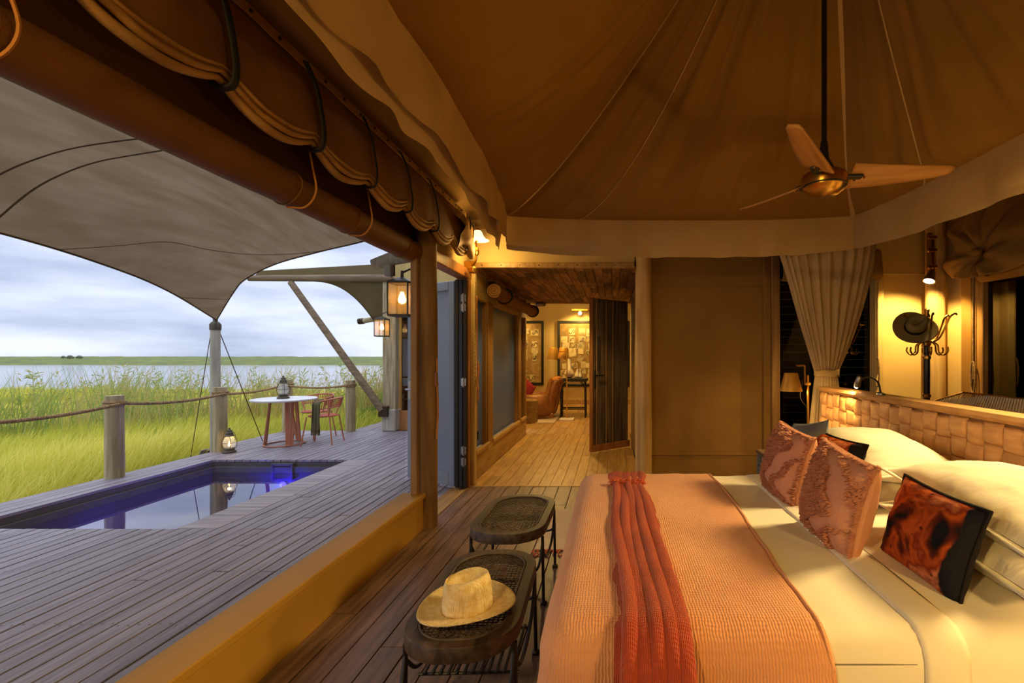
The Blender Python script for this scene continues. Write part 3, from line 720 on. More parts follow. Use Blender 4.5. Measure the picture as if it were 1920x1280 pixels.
dl = thing('downlight', 'nearer round recessed downlight in the plank ceiling', 'downlight', (-.60, 5.78, 2.437))
MB().lathe([(.055, .0), (.06, -.006), (.045, -.010), (.04, -.002)], 20).build('trim_ring', m_brass, dl); MB().lathe([(.001, -.004), (.04, -.004)], 16, cap=False).build('lamp', m_bulb2, dl)
c_ = copy_tree(dl); c_.location = (-.60, 7.95, 2.437); c_['label'] = 'farther round recessed downlight in the plank ceiling'
dl['group'] = c_['group'] = 'downlights in the plank ceiling'
sd = thing('ceiling_spot', 'small round fitting hanging under the far edge of the plank ceiling', 'spotlight', (-1.35, 8.62, 2.40))
MB().lathe([(.03, .04), (.05, .03), (.05, 0)], 14).build('base', m_iron, sd); MB().lathe([(.09, 0), (.10, -.03), (.08, -.06), (.001, -.065)], 18).build('cover', m_steel, sd)

# ================================================================== WALL SCONCE by the door
sc = thing('wall_sconce', 'brass wall sconce with a lit glass bell shade above the door corner', 'wall lamp', (-1.50, 4.98, 2.40))
MB().box(-.10, .02, -.01, .02, -.03, .05, .006).build('wall_plate', m_brass, sc)
MB().tube(spline([(-.02, -.01, .0), (.03, -.02, .05), (.035, -.02, .16), (.04, -.05, .24), (.06, -.07, .25)], 16), .012, 8).build('arm', m_brass, sc)
MB().lathe([(.024, .14), (.035, .17), (.028, .20), (.02, .22)], 14, (.035, -.02, -.03)).build('joint', m_brass, sc)
shd = MB().lathe([(.028, .10), (.042, .085), (.055, .05), (.085, .012), (.115, .0), (.112, -.003), (.08, .008), (.048, .048), (.03, .09)], 28, (.07, -.08, .255), cap=False).build('glass_shade', m_shade, sc)
MB().sphere((.07, -.08, .285), .028, 12, 8).build('bulb', m_bulb2, sc)
MB().lathe([(.001, .02), (.028, .015), (.03, 0)], 14, (.07, -.08, .355)).build('shade_cap', m_brass, sc)
MB().lathe([(.03, .02), (.05, 0), (.045, -.04), (.02, -.05)], 16, (.03, -.10, -.05)).build('switch_box', m_brass, sc)

# ================================================================== LOUNGE beyond the corridor
def picture(name, label, x0, x1, z0, z1, seed):
    t = thing(name, label, 'picture', ((x0 + x1) / 2, 13.46, (z0 + z1) / 2)); w, h = (x1 - x0) / 2, (z1 - z0) / 2
    f = MB(); f.box(-w, -w + .07, -.03, .03, -h, h, .006).box(w - .07, w, -.03, .03, -h, h, .006).box(-w + .07, w - .07, -.03, .03, h - .07, h, .006).box(-w + .07, w - .07, -.03, .03, -h, -h + .07, .006)
    f.build('frame', m_black, t); MB().box(-w + .06, w - .06, -.005, .02, -h + .06, h - .06).build('backing', m_cork, t, smooth=0)
    r = random.Random(seed)
    cells = [(i, j) for i in range(max(2, int(w * 2 / .25))) for j in range(8)]
    for (i, j) in cells:
        if r.random() < .22: continue
        cw, chh = r.uniform(.09, .16), r.uniform(.07, .13); cx = -w + .2 + i * .25 + r.uniform(-.05, .05); cz = -h + .22 + j * (2 * h - .35) / 8 + r.uniform(-.03, .03)
        if cx + cw > w - .08: continue
        d = -.008 - .003 * r.random()
        o = MB().box(-cw / 1.5, cw / 1.5, -.002, .002, -chh, chh).build('note', m_paper, t, smooth=0, loc=(cx, d, cz)); o.rotation_euler.y = r.uniform(-.12, .12) if r.random() < .85 else .6
        if r.random() < .6:
            k = MB(); a0 = r.uniform(0, 6)
            k.tube([(.05 * math.cos(a0 + q) * (1 + .4 * math.sin(2 * q)), -.004, .055 * math.sin(a0 + q * 1.7)) for q in np.linspace(0, 4, 12)], .008, 5)
            k.build('ink_sketch', m_ink, o)
    return t
picture('framed_collage', 'black framed collage of pinned paper notes behind the armchair', -3.75, -2.02, .56, 2.42, 3)
picture('framed_collage', 'black framed collage of pinned notes behind the narrow console table', -1.62, .45, .52, 2.42, 5)
for x, lb in ((-.95, 'brass picture light above the collage behind the console'), (-2.95, 'brass picture light above the collage behind the armchair')):
    pl = thing('picture_light', lb, 'picture light', (x, 13.46, 2.72), group='picture lights on the lounge wall')
    MB().tube([(0, .02, 0), (0, -.12, .03), (0, -.22, -.02)], .012, 8).build('arm', m_brass, pl); MB().box(-.24, .24, -.27, -.2, -.04, .03, .01).build('hood', m_brass, pl)
    MB().sphere((0, -.235, -.10), .05, 12, 8).build('bulb', m_bulb2, pl)
# console table
ct = thing('console_table', 'narrow dark console table behind the white-based floor lamp', 'table', (-.92, 10.75, 0))
MB().box(-.33, .33, -.2, .2, .83, .90, .008).build('tabletop', m_black, ct)
for x in (-.27, .27):
    for y in (-.15, .15):
        MB().bar((x, y, .83), (x * 1.04, y, 0), .035, b=.004).build('leg', m_iron, ct)
        MB().bar((x * .62, y, .82), (x * 1.02, y, .68), .02, b=.002).build('brace', m_iron, ct)
for y in (-.15, .15): MB().bar((-.27, y, .2), (.27, y, .2), .025, b=.003).build('stretcher', m_iron, ct)
vz = thing('vase', 'white long-necked bulbous vase on the console table', 'vase', (-1.02, 10.72, .90))
MB().lathe([(.03, 0), (.085, .03), (.115, .10), (.09, .17), (.055, .22), (.05, .45), (.058, .46), (.045, .44)], 20).build('body', m_stone, vz)
for x, lb, s_ in ((-.83, 'small cream gourd jar beside the white vase', .8), (-.76, 'smallest cream jar at the right of the console', .62)):
    j = thing('small_jar', lb, 'jar', (x, 10.68, .90)); MB().lathe([(.04 * s_, 0), (.075 * s_, .05 * s_), (.07 * s_, .12 * s_), (.025 * s_, .20 * s_), (.02 * s_, .26 * s_), (.001, .27 * s_)], 16).build('body', m_stone, j)
fl = thing('floor_lamp', 'brass twin-head floor lamp on a flat white base in the lounge', 'floor lamp', (-1.02, 10.2, 0))
MB().box(-.16, .16, -.14, .14, 0, .045, .008).build('base', m_stone, fl); MB().tube([(0, 0, .04), (0, 0, 1.6)], .014, 10).build('pole', m_brass2, fl)
MB().tube([(-.28, -.04, 1.50), (0, 0, 1.52)], .010, 8).build('arm', m_brass, fl)
for x, y in ((-.30, -.06), (-.10, .12)):
    MB().lathe([(.085, .16), (.095, .14), (.115, -.10), (.108, -.10), (.088, .13)], 24, (x, y, 1.44), Matrix.Rotation(.12, 3, 'Y'), cap=False).build('shade', m_brass2, fl)
    MB().sphere((x, y, 1.38), .035, 10, 6).build('bulb', m_bulb2, fl)
# leather armchair, its back turned towards the corridor
ac = thing('armchair', 'tan leather lounge armchair with a hide over its back in the lounge', 'armchair', (-1.72, 10.7, 0), R(14))
def backfn(u, v):            # curved shell
    a = -1.25 + 2.5 * u; z = .12 + .80 * v
    return (.36 * math.cos(a) + .20 * v - .02, .42 * math.sin(a), z - .10 * (1 - math.cos(a)) * v)
MB().grid(backfn, 24, 12).build('backrest', m_chairleather, ac, smooth=80, thick=.12)
MB().box(-.50, .24, -.33, .33, .18, .44, .06).build('seat', m_chairleather, ac, smooth=60)
for y in (-.42, .42):
    MB().box(-.52, .20, y - .08, y + .08, .10, .56, .05).build('arm', m_chairleather, ac, smooth=60)
for u in (.22, .5, .78):
    MB().tube([Vector(backfn(u, v)) + Vector((.065, .065 * math.sin(-1.25 + 2.5 * u), 0)) for v in np.linspace(.02, .98, 12)], .012, 6).build('stitched_seam', m_jamb, ac)
MB().box(-.5, .3, -.4, .4, .0, .14, .03).build('base', m_chairleather, ac)
MB().grid(lambda u, v: (.30 + .16 * math.sin(v * PI) + .02 * nz(u * 6, v * 5), -.28 + .5 * u, .86 + .10 * math.sin(v * PI) - .09 * v + .02 * nz(u * 8, v * 8, 2)), 16, 10).build('hide_cover', m_fur, ac, thick=.03)
def pillow_mb(w, h, t, n=26, seed=0, crease=.012, pinch=.07):
    def top(sg):
        def fn(u, v):
            a, b = 2 * u - 1, 2 * v - 1
            x = w / 2 * a * (1 - pinch * (1 - b * b) * abs(a)); y = h / 2 * b * (1 - pinch * (1 - a * a) * abs(b))
            k = max(0, (1 - abs(a) ** 2.6)) ** .55 * max(0, (1 - abs(b) ** 2.6)) ** .55
            z = sg * t / 2 * k + crease * k ** .5 * (nz(a * 3.1 + seed, b * 3.1, sg) + .5 * nz(a * 7, b * 7 + seed, sg))
            return (x, y, z)
        return fn
    mb = MB(); mb.grid(top(1), n, n); k = len(mb.f); mb.grid(top(-1), n, n)
    mb.f[k:] = [tuple(reversed(f)) for f in mb.f[k:]]
    return mb
def rect_edge(w, h, pinch=.07, n=14):
    pts = []
    for (fa, fb) in ((lambda t: t, lambda t: -1), (lambda t: 1, lambda t: t), (lambda t: -t, lambda t: 1), (lambda t: -1, lambda t: -t)):
        for i in range(n):
            t = -1 + 2 * i / n; a, b = fa(t), fb(t)
            pts.append(Vector((w / 2 * a * (1 - pinch * (1 - b * b) * abs(a)), h / 2 * b * (1 - pinch * (1 - a * a) * abs(b)), 0)))
    return pts
rc_ = pillow_mb(.40, .40, .16).build('cushion', m_redcush, smooth=80); tag(rc_, 'dark red cushion leaning in the leather armchair', 'cushion')
rc_.location = (-1.98, 10.62, .66); rc_.rotation_euler = (R(75), R(40), R(40))
bk = thing('wicker_stool', 'round wicker stool beside the leather armchair', 'stool', (-1.80, 9.85, 0))
def wk(u, v):
    t = 2 * PI * u; r = .19 + .006 * math.sin(u * 2 * PI * 16 + PI * int(v * 18)); return (r * math.cos(t), r * math.sin(t), .46 * v)
MB().grid(wk, 64, 19, cu=True).build('woven_body', m_wick, bk); MB().lathe([(.19, .45), (.20, .47), (.185, .49), (.001, .485)], 24).build('top', m_wick, bk)
tag(MB().box(-2.6, -1.24, 9.75, 11.6, 0, .018, .006).build('area_rug', m_rug), 'pale woven rug under the leather armchair', 'rug')
# ================================================================== BED
BX0, BX1, BY0, BY1, BZ = -.20, 1.90, 1.32, 3.12, .645
bed = thing('bed', 'wide bed with a pale mattress on a low upholstered base', 'bed', ((BX0 + BX1) / 2, (BY0 + BY1) / 2, 0))
MB().box(BX0 + .05 - .85, BX1 - .85, BY0 + .05 - 2.22, BY1 - .05 - 2.22, .0, .34, .03).build('base', m_leather, bed)
MB().box(BX0 + .03 - .85, BX1 - .85, BY0 + .03 - 2.22, BY1 - .03 - 2.22, .34, BZ - .02, .06).build('mattress', m_linen, bed, smooth=60)
def drape(a, b, lift=0.0, r=.075, flare=.05, zmin=.012, sat=None):
    cx = min(max(a, BX0 + r), BX1 - r + .2); cy = min(max(b, BY0 + r), BY1 - r); ex, ey = a - cx, b - cy; e = math.hypot(ex, ey)
    rr = r + lift
    if e < 1e-6: return Vector((a, b, BZ + lift))
    dx, dy = ex / e, ey / e; q = rr * PI / 2
    if e < q: th = e / rr; o = rr * math.sin(th); d = rr * (1 - math.cos(th))
    else: d0 = e - q; o = rr + flare * d0; d = rr + d0
    o_ = o
    z = BZ + lift - d
    if z < zmin: o_ += (zmin - z) * .5; z = zmin
    return Vector((cx + dx * o_, cy + dy * o_, z))
def folds(a, b, amp=.02):     # soft upright folds where cloth hangs free
    e = math.hypot(a - min(max(a, BX0 + .07), BX1), b - min(max(b, BY0 + .07), BY1 - .07)); k = min(1, max(0, e - .1) / .35)
    return k * amp * (math.sin(a * 14 + b * 11) + nz(a * 5, b * 5))
# white sheet
def sheet(u, v):
    a = .45 + 1.48 * u; b = BY0 - .50 + (BY1 - BY0 + .95) * v
    p = drape(a, b, .004); f = folds(a, b, .014)
    p.y += (-1 if b < 2 else 1) * f; p.z += .005 * nz(a * 4, b * 4) + .0035 * nz(a * 11 + b * 3, b * 5) if p.z > .5 else 0
    return p
sh = MB().grid(sheet, 60, 90).build('bed_sheet', m_linen, smooth=80, thick=.004, off=1); tag(sh, 'crisp white bed sheet with grey corded hems under the pillows', 'sheet')
def onsheet(pts, up=.007): return [drape(a, b, up) for a, b in pts]
MB().tube(onsheet(spline([(1.02, 3.1, 0), (1.02, 2.5, 0), (1.02, 1.9, 0), (1.015, 1.5, 0), (.99, 1.25, 0), (.97, 1.0, 0)], 60) and [(p.x, p.y) for p in spline([(1.02, 3.1, 0), (1.02, 2.5, 0), (1.02, 1.9, 0), (1.015, 1.5, 0), (.99, 1.25, 0), (.97, 1.0, 0)], 60)]), .0042, 6).build('hem_cord', m_pipe, sh)
MB().tube(onsheet([(x, 1.27) for x in np.linspace(.5, .86, 20)], .006), .0026, 6).build('hem_cord', m_pipe, sh)
# folded-back upper sheet makes a second edge
def fold(u, v):
    a = .88 + .13 * u; b = BY0 - .42 + (BY1 - BY0 + .85) * v; p = drape(a, b, .010 + .006 * math.sin(PI * u)); p.z += .003 * nz(a * 9, b * 6); return p
MB().grid(fold, 8, 70).build('folded_edge', m_linen, sh, smooth=80, thick=.004)
# pink waffle coverlet
def cover(u, v):
    b = BY0 - .60 + (BY1 - BY0 + 1.15) * v; edge = .635 + .02 * math.sin(b * 3) + .012 * nz(b * 4, 2)
    a = BX0 - .56 + (edge - BX0 + .56) * u
    p = drape(a, b, .016, .085, .10); f = folds(a, b, .022)
    if a < BX0 + .05: p.x -= f * .8
    if b < BY0 + .05: p.y -= f
    if b > BY1 - .05: p.y += f
    if p.z > .5: p.z += .006 * nz(a * 5, b * 4) + .003 * nz(a * 14, b * 10)
    if u > .985: p.z -= .006
    return p
cv = MB().grid(cover, 90, 110).build('coverlet', m_cover, smooth=80, thick=.008, off=1); tag(cv, 'peach pink waffle coverlet over the foot half of the bed', 'coverlet')
MB().tube([Vector(cover(.992, v)) + Vector((0, 0, .008)) for v in np.linspace(0.02, .98, 110)], .009, 8, flat=.5).build('hem', m_cover, cv, smooth=80)
# red throw gathered in lengthwise folds
thr = thing('throw_blanket', 'rust red knitted throw with tassels laid in folds across the coverlet', 'throw', (.12, 2.0, .67))
TO = Vector((.12, 2.0, .67))
def throwfn(x0a, wa, x0b, wb, b0, b1, lift, amp, nf, seed, nmin=.03):
    def fn(u, v):
        b = b0 + (b1 - b0) * v; xc = x0a + (x0b - x0a) * v; w = wa + (wb - wa) * v
        pass
        ph = nf * PI * (u * 2 - 1) + 1.1 * nz(v * 3 + seed, u * 2) + .6 * math.sin(v * 5 + seed)
        f = .5 + .5 * math.cos(ph); f = f ** .7
        a = xc + w * (u - .5) + .014 * math.sin(ph) + .012 * nz(v * 4, seed) + .02 * (u - .5) * math.sin(v * 7)
        edge = min(1, min(u, 1 - u) * 9)
        p = drape(a, b, lift + .035 * min(1, max(0, (1.40 - b) / .2)) + .02 * min(1, max(0, (b - 3.05) / .15)) + amp * f * edge * (.75 + .5 * nz(u * 5, v * 4 + seed)) , .09, .06)
        return p - TO
    return fn
def main_(u, v):
    b = 2.76 - 1.98 * v; return throwfn(.085, .20, .13, .26, 2.76, .78, .020, .036, 6.0, 1)(u, v)
MB().grid(main_, 100, 110).build('folded_cloth', m_throw, thr, smooth=80)
MB().grid(throwfn(.085, .22, .10, .24, 2.78, 3.62, .018, .020, 5.0, 6), 80, 50).build('folded_cloth', m_throw, thr, smooth=80)
fr_ = MB(); r = random.Random(4)
for i in range(90):
    u = r.random(); p = Vector(main_(u, .004)) + Vector((r.uniform(-.01, .01), r.uniform(-.01, .01), r.uniform(.0, .012)))
    d = Vector((r.uniform(-.03, .03), r.uniform(-.025, .035), r.uniform(-.012, .012))); fr_.tube([p, p + d * .5 + Vector((0, 0, .01)), p + d], .0035, 5)
tag(fr_.build('tassels', m_fringe, thr), kind='stuff')
fr_ = MB()
for i in range(40):
    p = Vector((-.34 + .05 * nz(i, 1), 3.1 + .3 * i / 40 - .1, .1)) ; q = p + Vector((r.uniform(-.05, -.01), r.uniform(-.06, .02), -.085))
    fr_.tube([p, (p + q) / 2 + Vector((r.uniform(-.01, .01), 0, .02)), q], .004, 5)

# ---- headboard of woven leather straps
hb = thing('headboard', 'long headboard woven of tan leather straps in a basket pattern', 'headboard', (2.0, 2.22, 0))
HT = 1.14
MB().box(-.06, .07, -2.09, 2.09, 0, HT - .012, .02).build('core', m_leather, hb)
MB().box(-.105, .08, -2.10, 2.10, HT - .03, HT + .012, .02).build('top_edge', m_leather, hb)
tw, th_ = .118, .112; r = random.Random(2); proto = {}
def tile(kind):
    def fn(u, v):
        b = (u if kind else v); e = min(1, min(u, 1 - u, v, 1 - v) * 14)
        return (-.010 - .017 * math.sin(PI * b) ** .8 * e, (u - .5) * (tw - .004) * (1.0 if kind else 1.08), (v - .5) * (th_ - .003) * (1.08 if kind else 1.0))
    mb = MB().grid(fn, 9, 9)
    # edges back to the core
    return mb
for k in (0, 1): proto[k] = None
nc = int(4.16 / tw)
for i in range(nc):
    off = (.5 if i % 2 else 0) * th_ * .55
    for j in range(8):
        z = HT - .035 - th_ * (j + .5) - off * .55
        if z < .26: continue
        k = (i + j) % 2; y = -2.06 + (i + .5) * tw
        if proto[k] is None: proto[k] = tile(k).build('woven_strap', m_weave, hb, smooth=60, thick=.008, off=-1, loc=(-.062, y, z)); o = proto[k]
        else: o = piece(proto[k], 'woven_strap', hb, (-.062, y, z))
        o.rotation_euler = (r.uniform(-.03, .03), 0, r.uniform(-.05, .05))
# reading lamp with gooseneck on the headboard
rl = thing('reading_lamp', 'small chrome gooseneck reading lamp on top of the headboard', 'lamp', (1.97, 3.42, HT + .012))
MB().lathe([(.03, 0), (.03, .012), (.012, .02)], 16).build('base', m_steel, rl)
MB().tube(spline([(0, 0, .015), (-.005, .03, .09), (-.02, .13, .125), (-.05, .20, .09)], 24), .0075, 8).build('gooseneck', m_black, rl)
mh = Matrix.Rotation(R(28), 3, 'X')
MB().lathe([(.012, .06), (.02, .05), (.024, .0), (.026, -.03), (.022, -.03), (.02, 0)], 16, (-.055, .215, .075), mh).build('lamp_head', m_steel, rl)
MB().lathe([(.001, -.026), (.021, -.026)], 14, (-.055, .215, .075), mh, cap=False).sphere((-.058, .232, .045), .016, 10, 8).build('bulb', m_bulb2, rl)

# ---- pillows: two flat stacks against the headboard
def place(o, pos, rot): o.location = pos; o.rotation_euler = [R(a) for a in rot]; return o
def white_pillow(label, pos, rot, seed, w=.78, h=.54, t=.20):
    o = pillow_mb(w, h, t, 30, seed, .007, .04).build('pillow', m_pillow, smooth=80); tag(o, label, 'pillow', 'white pillows on the bed'); place(o, pos, rot)
    e = rect_edge(w * .985, h * .985, .04); MB().tube(e, .0045, 6, closed=True).build('piping', m_pipe, o)
    fl_ = MB().grid(lambda u, v: (lambda p: Vector((p.x * (1 + .09 * v), p.y * (1 + .11 * v), .006 * math.sin(u * 40) * v)))(e[int(round(u * len(e))) % len(e)]), len(e), 3, cu=True)
    fl_.build('flange', m_pillow, o, smooth=80, thick=.006, off=0)
    return o
white_pillow('lower white pillow of the stack farther from the camera', (1.56, 2.73, BZ + .088), (0, -3, 90), 1)
white_pillow('upper white pillow of the stack farther from the camera', (1.57, 2.71, BZ + .232), (2, -7, 88), 5)
white_pillow('lower white pillow of the stack nearest the camera', (1.53, 1.75, BZ + .088), (0, -2, 90), 9)
white_pillow('upper white pillow of the stack nearest the camera', (1.545, 1.77, BZ + .236), (-2, -6, 91), 13)

# ---- cushions standing on the sheet
def stand(o, pos, lean, yaw, roll=0):        # face towards the foot of the bed (-X)
    n = Vector((-math.cos(lean) * math.cos(yaw), -math.cos(lean) * math.sin(yaw), math.sin(lean)))
    x = Vector((math.sin(yaw), -math.cos(yaw), 0)); y = n.cross(x)
    if roll: q = Matrix.Rotation(roll, 3, n); x, y = q @ x, q @ y
    return axes(o, x, y, n, Vector(pos))
tuft_mesh = []
def tufted(label, pos, lean, yaw, roll, seed, w=.43, h=.40, t=.20):
    o = pillow_mb(w, h, t, 30, seed, .006, .05).build('cushion', m_cush, smooth=80); tag(o, label, 'cushion', 'tufted pink cushions'); stand(o, pos, lean, yaw, roll)
    r = random.Random(seed); mb = MB()
    def pt(a, b):
        k = max(0, (1 - abs(a) ** 2.6)) ** .55 * max(0, (1 - abs(b) ** 2.6)) ** .55
        return Vector((w / 2 * a * (1 - .05 * (1 - b * b) * abs(a)), h / 2 * b * (1 - .05 * (1 - a * a) * abs(b)), t / 2 * k))
    def tuft(a, b, l, tilt=1):
        p = pt(a, b); d = Vector((r.uniform(-.5, .5), r.uniform(-.9, .2), 1)).normalized() * l; s = .0058
        vs = [p + Vector((s, 0, -.003)), p + Vector((-s * .5, s * .87, -.003)), p + Vector((-s * .5, -s * .87, -.003))]
        vs += [q + d * .7 for q in vs]; vs.append(p + d)
        mb.add(vs, [(0, 1, 4, 3), (1, 2, 5, 4), (2, 0, 3, 5), (3, 4, 6), (4, 5, 6), (5, 3, 6)])
    for k in range(3200):
        a, b = r.uniform(-.97, .97), r.uniform(-.97, .97)
        q = a * 1.0 + .38 * math.sin(b * 3.2 + seed) + .15 * math.sin(b * 8)
        band = abs(((q * 1.35 + .5) % 1) - .5)
        if q > -.15:
            if band < .13: tuft(a, b, r.uniform(.018, .03))
        else:
            # zig-zag ridges on the shaggy half
            zz_ = abs(((b * 2.6 + .9 * abs(((a * 5) % 1) - .5) * 2) % 1) - .5)
            if zz_ > .18 or r.random() < .35: tuft(a, b, r.uniform(.012, .024))
    for k in range(700):      # shaggy rim
        u = r.uniform(-1, 1); e = r.choice(((u, .97), (u, -.97), (.97, u), (-.97, u))); tuft(*e, r.uniform(.015, .03))
    tag(mb.build('tufting', m_tuft, o, smooth=0), kind='stuff')
    return o
tufted('tufted pink cushion farther back, standing before the pillow stack', (.985, 2.60, BZ + .195), R(14), R(4), R(-4), 3, w=.41)
tufted('tufted pink cushion nearer the camera, beside the painted cushion', (.965, 1.985, BZ + .195), R(12), R(4), R(-6), 11, w=.41, h=.41)
def painted(label, pos, lean, yaw, roll, seed, w=.50, h=.42, t=.15):
    o = pillow_mb(w, h, t, 28, seed, .012, .07).build('cushion', m_paint, smooth=80); tag(o, label, 'cushion', 'dark painted cushions'); stand(o, pos, lean, yaw, roll)
    MB().tube(rect_edge(w, h), .007, 6, closed=True).build('piping', m_dark, o)
    bk_ = pillow_mb(w * .99, h * .99, t * .98, 20, seed, .01, .07)
    half = len(bk_.v) // 2; bk2 = MB(); bk2.add(bk_.v[half:], [tuple(i - half for i in f) for f in bk_.f if min(f) >= half])
    bk2.build('plain_back', m_dark, o, smooth=80, loc=(0, 0, -.004))
    return o
painted('rust and black painted cushion leaning on the near pillow stack', (1.15, 1.69, BZ + .150), R(17), R(3), R(-2), 2, w=.41, h=.33)
painted('dark cushion mostly hidden between the two tufted pink cushions', (1.22, 2.60, BZ + .17), R(20), R(6), R(0), 8, w=.46, h=.36)
dn = pillow_mb(.42, .40, .12).build('cushion', m_denim, smooth=80); tag(dn, 'grey denim cushion peeking out behind the farther tufted cushion', 'cushion'); stand(dn, (1.20, 2.92, BZ + .19), R(18), R(4), R(12))

# ================================================================== BEDSIDE
ns = thing('nightstand', 'grey woven nightstand beside the far end of the headboard', 'nightstand', (1.60, 3.72, 0))
MB().box(-.36, .26, -.30, .28, .10, .60, .01).build('body', m_denim, ns); MB().box(-.37, .27, -.31, .29, .60, .63, .006).build('top', m_cane, ns)
for x in (-.33, .23):
    for y in (-.27, .25): MB().box(x - .02, x + .02, y - .02, y + .02, 0, .60, .004).build('leg', m_cane, ns)
wv = MB()
for i in range(14): wv.tube([(-.364, -.27 + i * .04, .12), (-.368, -.27 + i * .04, .36), (-.364, -.27 + i * .04, .59)], .006, 5)
for i in range(12): wv.tube([(-.366, -.29, .13 + i * .04), (-.366, .27, .13 + i * .04)], .005, 5)
wv.build('woven_side', m_denim, ns)
bl = thing('bedside_lamp', 'brass bedside lamp with a conical metal shade on a thin pole', 'lamp', (1.665, 3.97, .63))
MB().lathe([(.09, 0), (.09, .015), (.02, .022)], 24).build('base', m_brass, bl)
MB().tube([(0, 0, .02), (0, 0, .64)], .009, 10).build('pole', m_brass, bl)
MB().box(-.03, .02, -.012, .012, .555, .580, .003).build('clamp', m_brass, bl)
MB().tube([(-.025, 0, .57), (-.025, 0, .72), (-.03, 0, .725), (-.10, 0, .725)], .008, 8).build('arm', m_brass, bl)
shd = MB().lathe([(.052, .155), (.056, .15), (.092, .0), (.088, .0), (.054, .145)], 30, (-.145, 0, .505), cap=False); shd.lathe([(.001, .157), (.053, .155)], 30, (-.145, 0, .505), cap=False)
shd.build('shade', m_brass2, bl); MB().sphere((-.145, 0, .535), .030, 12, 8).build('bulb', m_bulb2, bl)
MB().tube(spline([(0, .012, .1), (.015, .02, .2), (.0, .015, .35), (-.06, .01, .45), (-.04, .01, .6)], 20), .003, 6).build('flex', m_black, bl)
# its twin at the near end of the headboard stands outside the frame
b2 = copy_tree(bl); b2.location = (1.60, .30, .63); b2['label'] = 'brass bedside lamp at the near end of the headboard'
n2 = copy_tree(ns); n2.location = (1.60, .30, 0); n2['label'] = 'grey woven nightstand at the near end of the headboard'
bl['group'] = b2['group'] = 'bedside lamps'; ns['group'] = n2['group'] = 'nightstands'

# ---- gathered canopy curtain in the corner
cu = thing('canopy_curtain', 'beige cotton canopy curtain tied in a bunch at the headboard corner', 'curtain', (2.07, 4.46, 0))
def curt(u, v):
    z = 2.52 - 2.45 * v; k = (2.52 - z) / 1.27
    if k < 1: hw = .47 * (1 - k ** 1.25) + .10 * k ** 1.25; 
    else: hw = .10 + .10 * min(1, (k - 1) * 1.3) ** .8
    dp = .035 + .05 * (hw / .47)
    t = 2 * PI * u; f = math.sin(u * 2 * PI * 24 + 2.2 * nz(u * 8, v * 2)) ; amp = .008 + .030 * hw
    x = hw * math.cos(t) * (1 + .02 * nz(u * 6, v * 3)); y = dp * math.sin(t) + amp * f * .8
    x += amp * .5 * f * math.cos(t)
    x += .02 * (1 - min(1, k)) * nz(v * 4, u * 2)
    if k < 1: x += .03 * math.sin(PI * min(1, k)) 
    return (x - .02, y, z)
MB().grid(curt, 340, 60, cu=True).build('gathered_cloth', m_net, cu, smooth=80)
MB().grid(lambda u, v: (.115 * math.cos(2 * PI * u) - .02, .075 * math.sin(2 * PI * u), 1.30 - .06 * v + .008 * math.sin(u * 30)), 40, 4, cu=True).build('tie_band', m_val, cu, thick=.006)

# ---- rolled blinds on the dark windows
def bunched_roll(name, label, p0, p1, r, seed):
    p0, p1 = Vector(p0), Vector(p1); d = p1 - p0; l = d.length; d.normalize(); s = d.cross(Vector((0, 0, 1))); t_ = thing(name, label, 'blind', (p0 + p1) / 2); O_ = (p0 + p1) / 2
    def fn(u, v):
        t = 2 * PI * u; rr = r * (1 + .16 * math.sin(3 * t + 6 * v + seed) + .25 * nz(u * 3, v * 5, seed) + .10 * nz(u * 8, v * 12, seed))
        pin = 1 - .45 * math.exp(-((v - .22) / .05) ** 2) - .45 * math.exp(-((v - .85) / .05) ** 2)
        return p0 + d * (l * v) + s * (rr * math.cos(t) * pin) + Vector((0, 0, 1.25 * rr * math.sin(t) * pin)) - O_
    MB().grid(fn, 40, 60, cu=True).build('canvas_roll', m_olive, t_, smooth=80)
    for v in (.22, .85): MB().tube([p0 + d * l * v + s * (r * .68 * math.cos(q)) + Vector((0, 0, r * .8 * math.sin(q))) - O_ for q in np.linspace(0, 2 * PI, 20)[:-1]], .02, 8, closed=True).build('strap', m_olive, t_, smooth=80)
    return t_
b1_ = thing('rolled_blind', 'olive canvas blind bunched and tied over the dark window on the right', 'blind', (3.60, 3.3, 2.45))
def rl_(u, v):
    t = 2 * PI * u; r_ = .105 + .008 * nz(u * 3, v * 8); return (.03 + r_ * .8 * math.cos(t), 1.26 - 2.6 * v, -.19 + r_ * math.sin(t) - .02 * math.sin(PI * v))
MB().grid(rl_, 24, 40, cu=True).build('canvas_roll', m_olive, b1_, smooth=80)
def swag(u, v):              # cloth gathered into a knot near its far end, folds fanning out of the knot
    y, z = 1.47 - 2.75 * u, -.22 + .72 * v; ky, kz = 1.12, -.02; dy, dz = y - ky, z - kz; d = math.hypot(dy, dz); a = math.atan2(dz, dy)
    f = math.sin(a * 9 + 2.5 * nz(a * 2, d * 3)) * .5 + nz(a * 5, d * 4, 3) * .6
    x = -.10 - .07 * math.exp(-(d / .5) ** 2) + .055 * f * min(1, d * 5) * math.exp(-d * .6) + .10 * math.exp(-(d / .09) ** 2) + .05 * v
    edge = .06 * math.sin(v * 11) + .03 * nz(v * 7, 2)
    return (x, y + edge * (1 - u) ** 4, z - .05 * math.sin(u * 9) * (1 - v))
MB().grid(swag, 150, 50).build('gathered_swag', m_olive, b1_, smooth=80, thick=.012)
MB().sphere((-.14, 1.12, -.03), .05, 14, 10, (1, 1.1, .8)).build('knot', m_olive, b1_, smooth=80)
MB().tube([(-.09 + .0 * q, 1.12 + .06 * math.sin(q * 2), -.03 - .10 * q) for q in np.linspace(0, 2.4, 14)], .02, 8, flat=.4).build('tie_strap', m_olive, b1_, smooth=80)
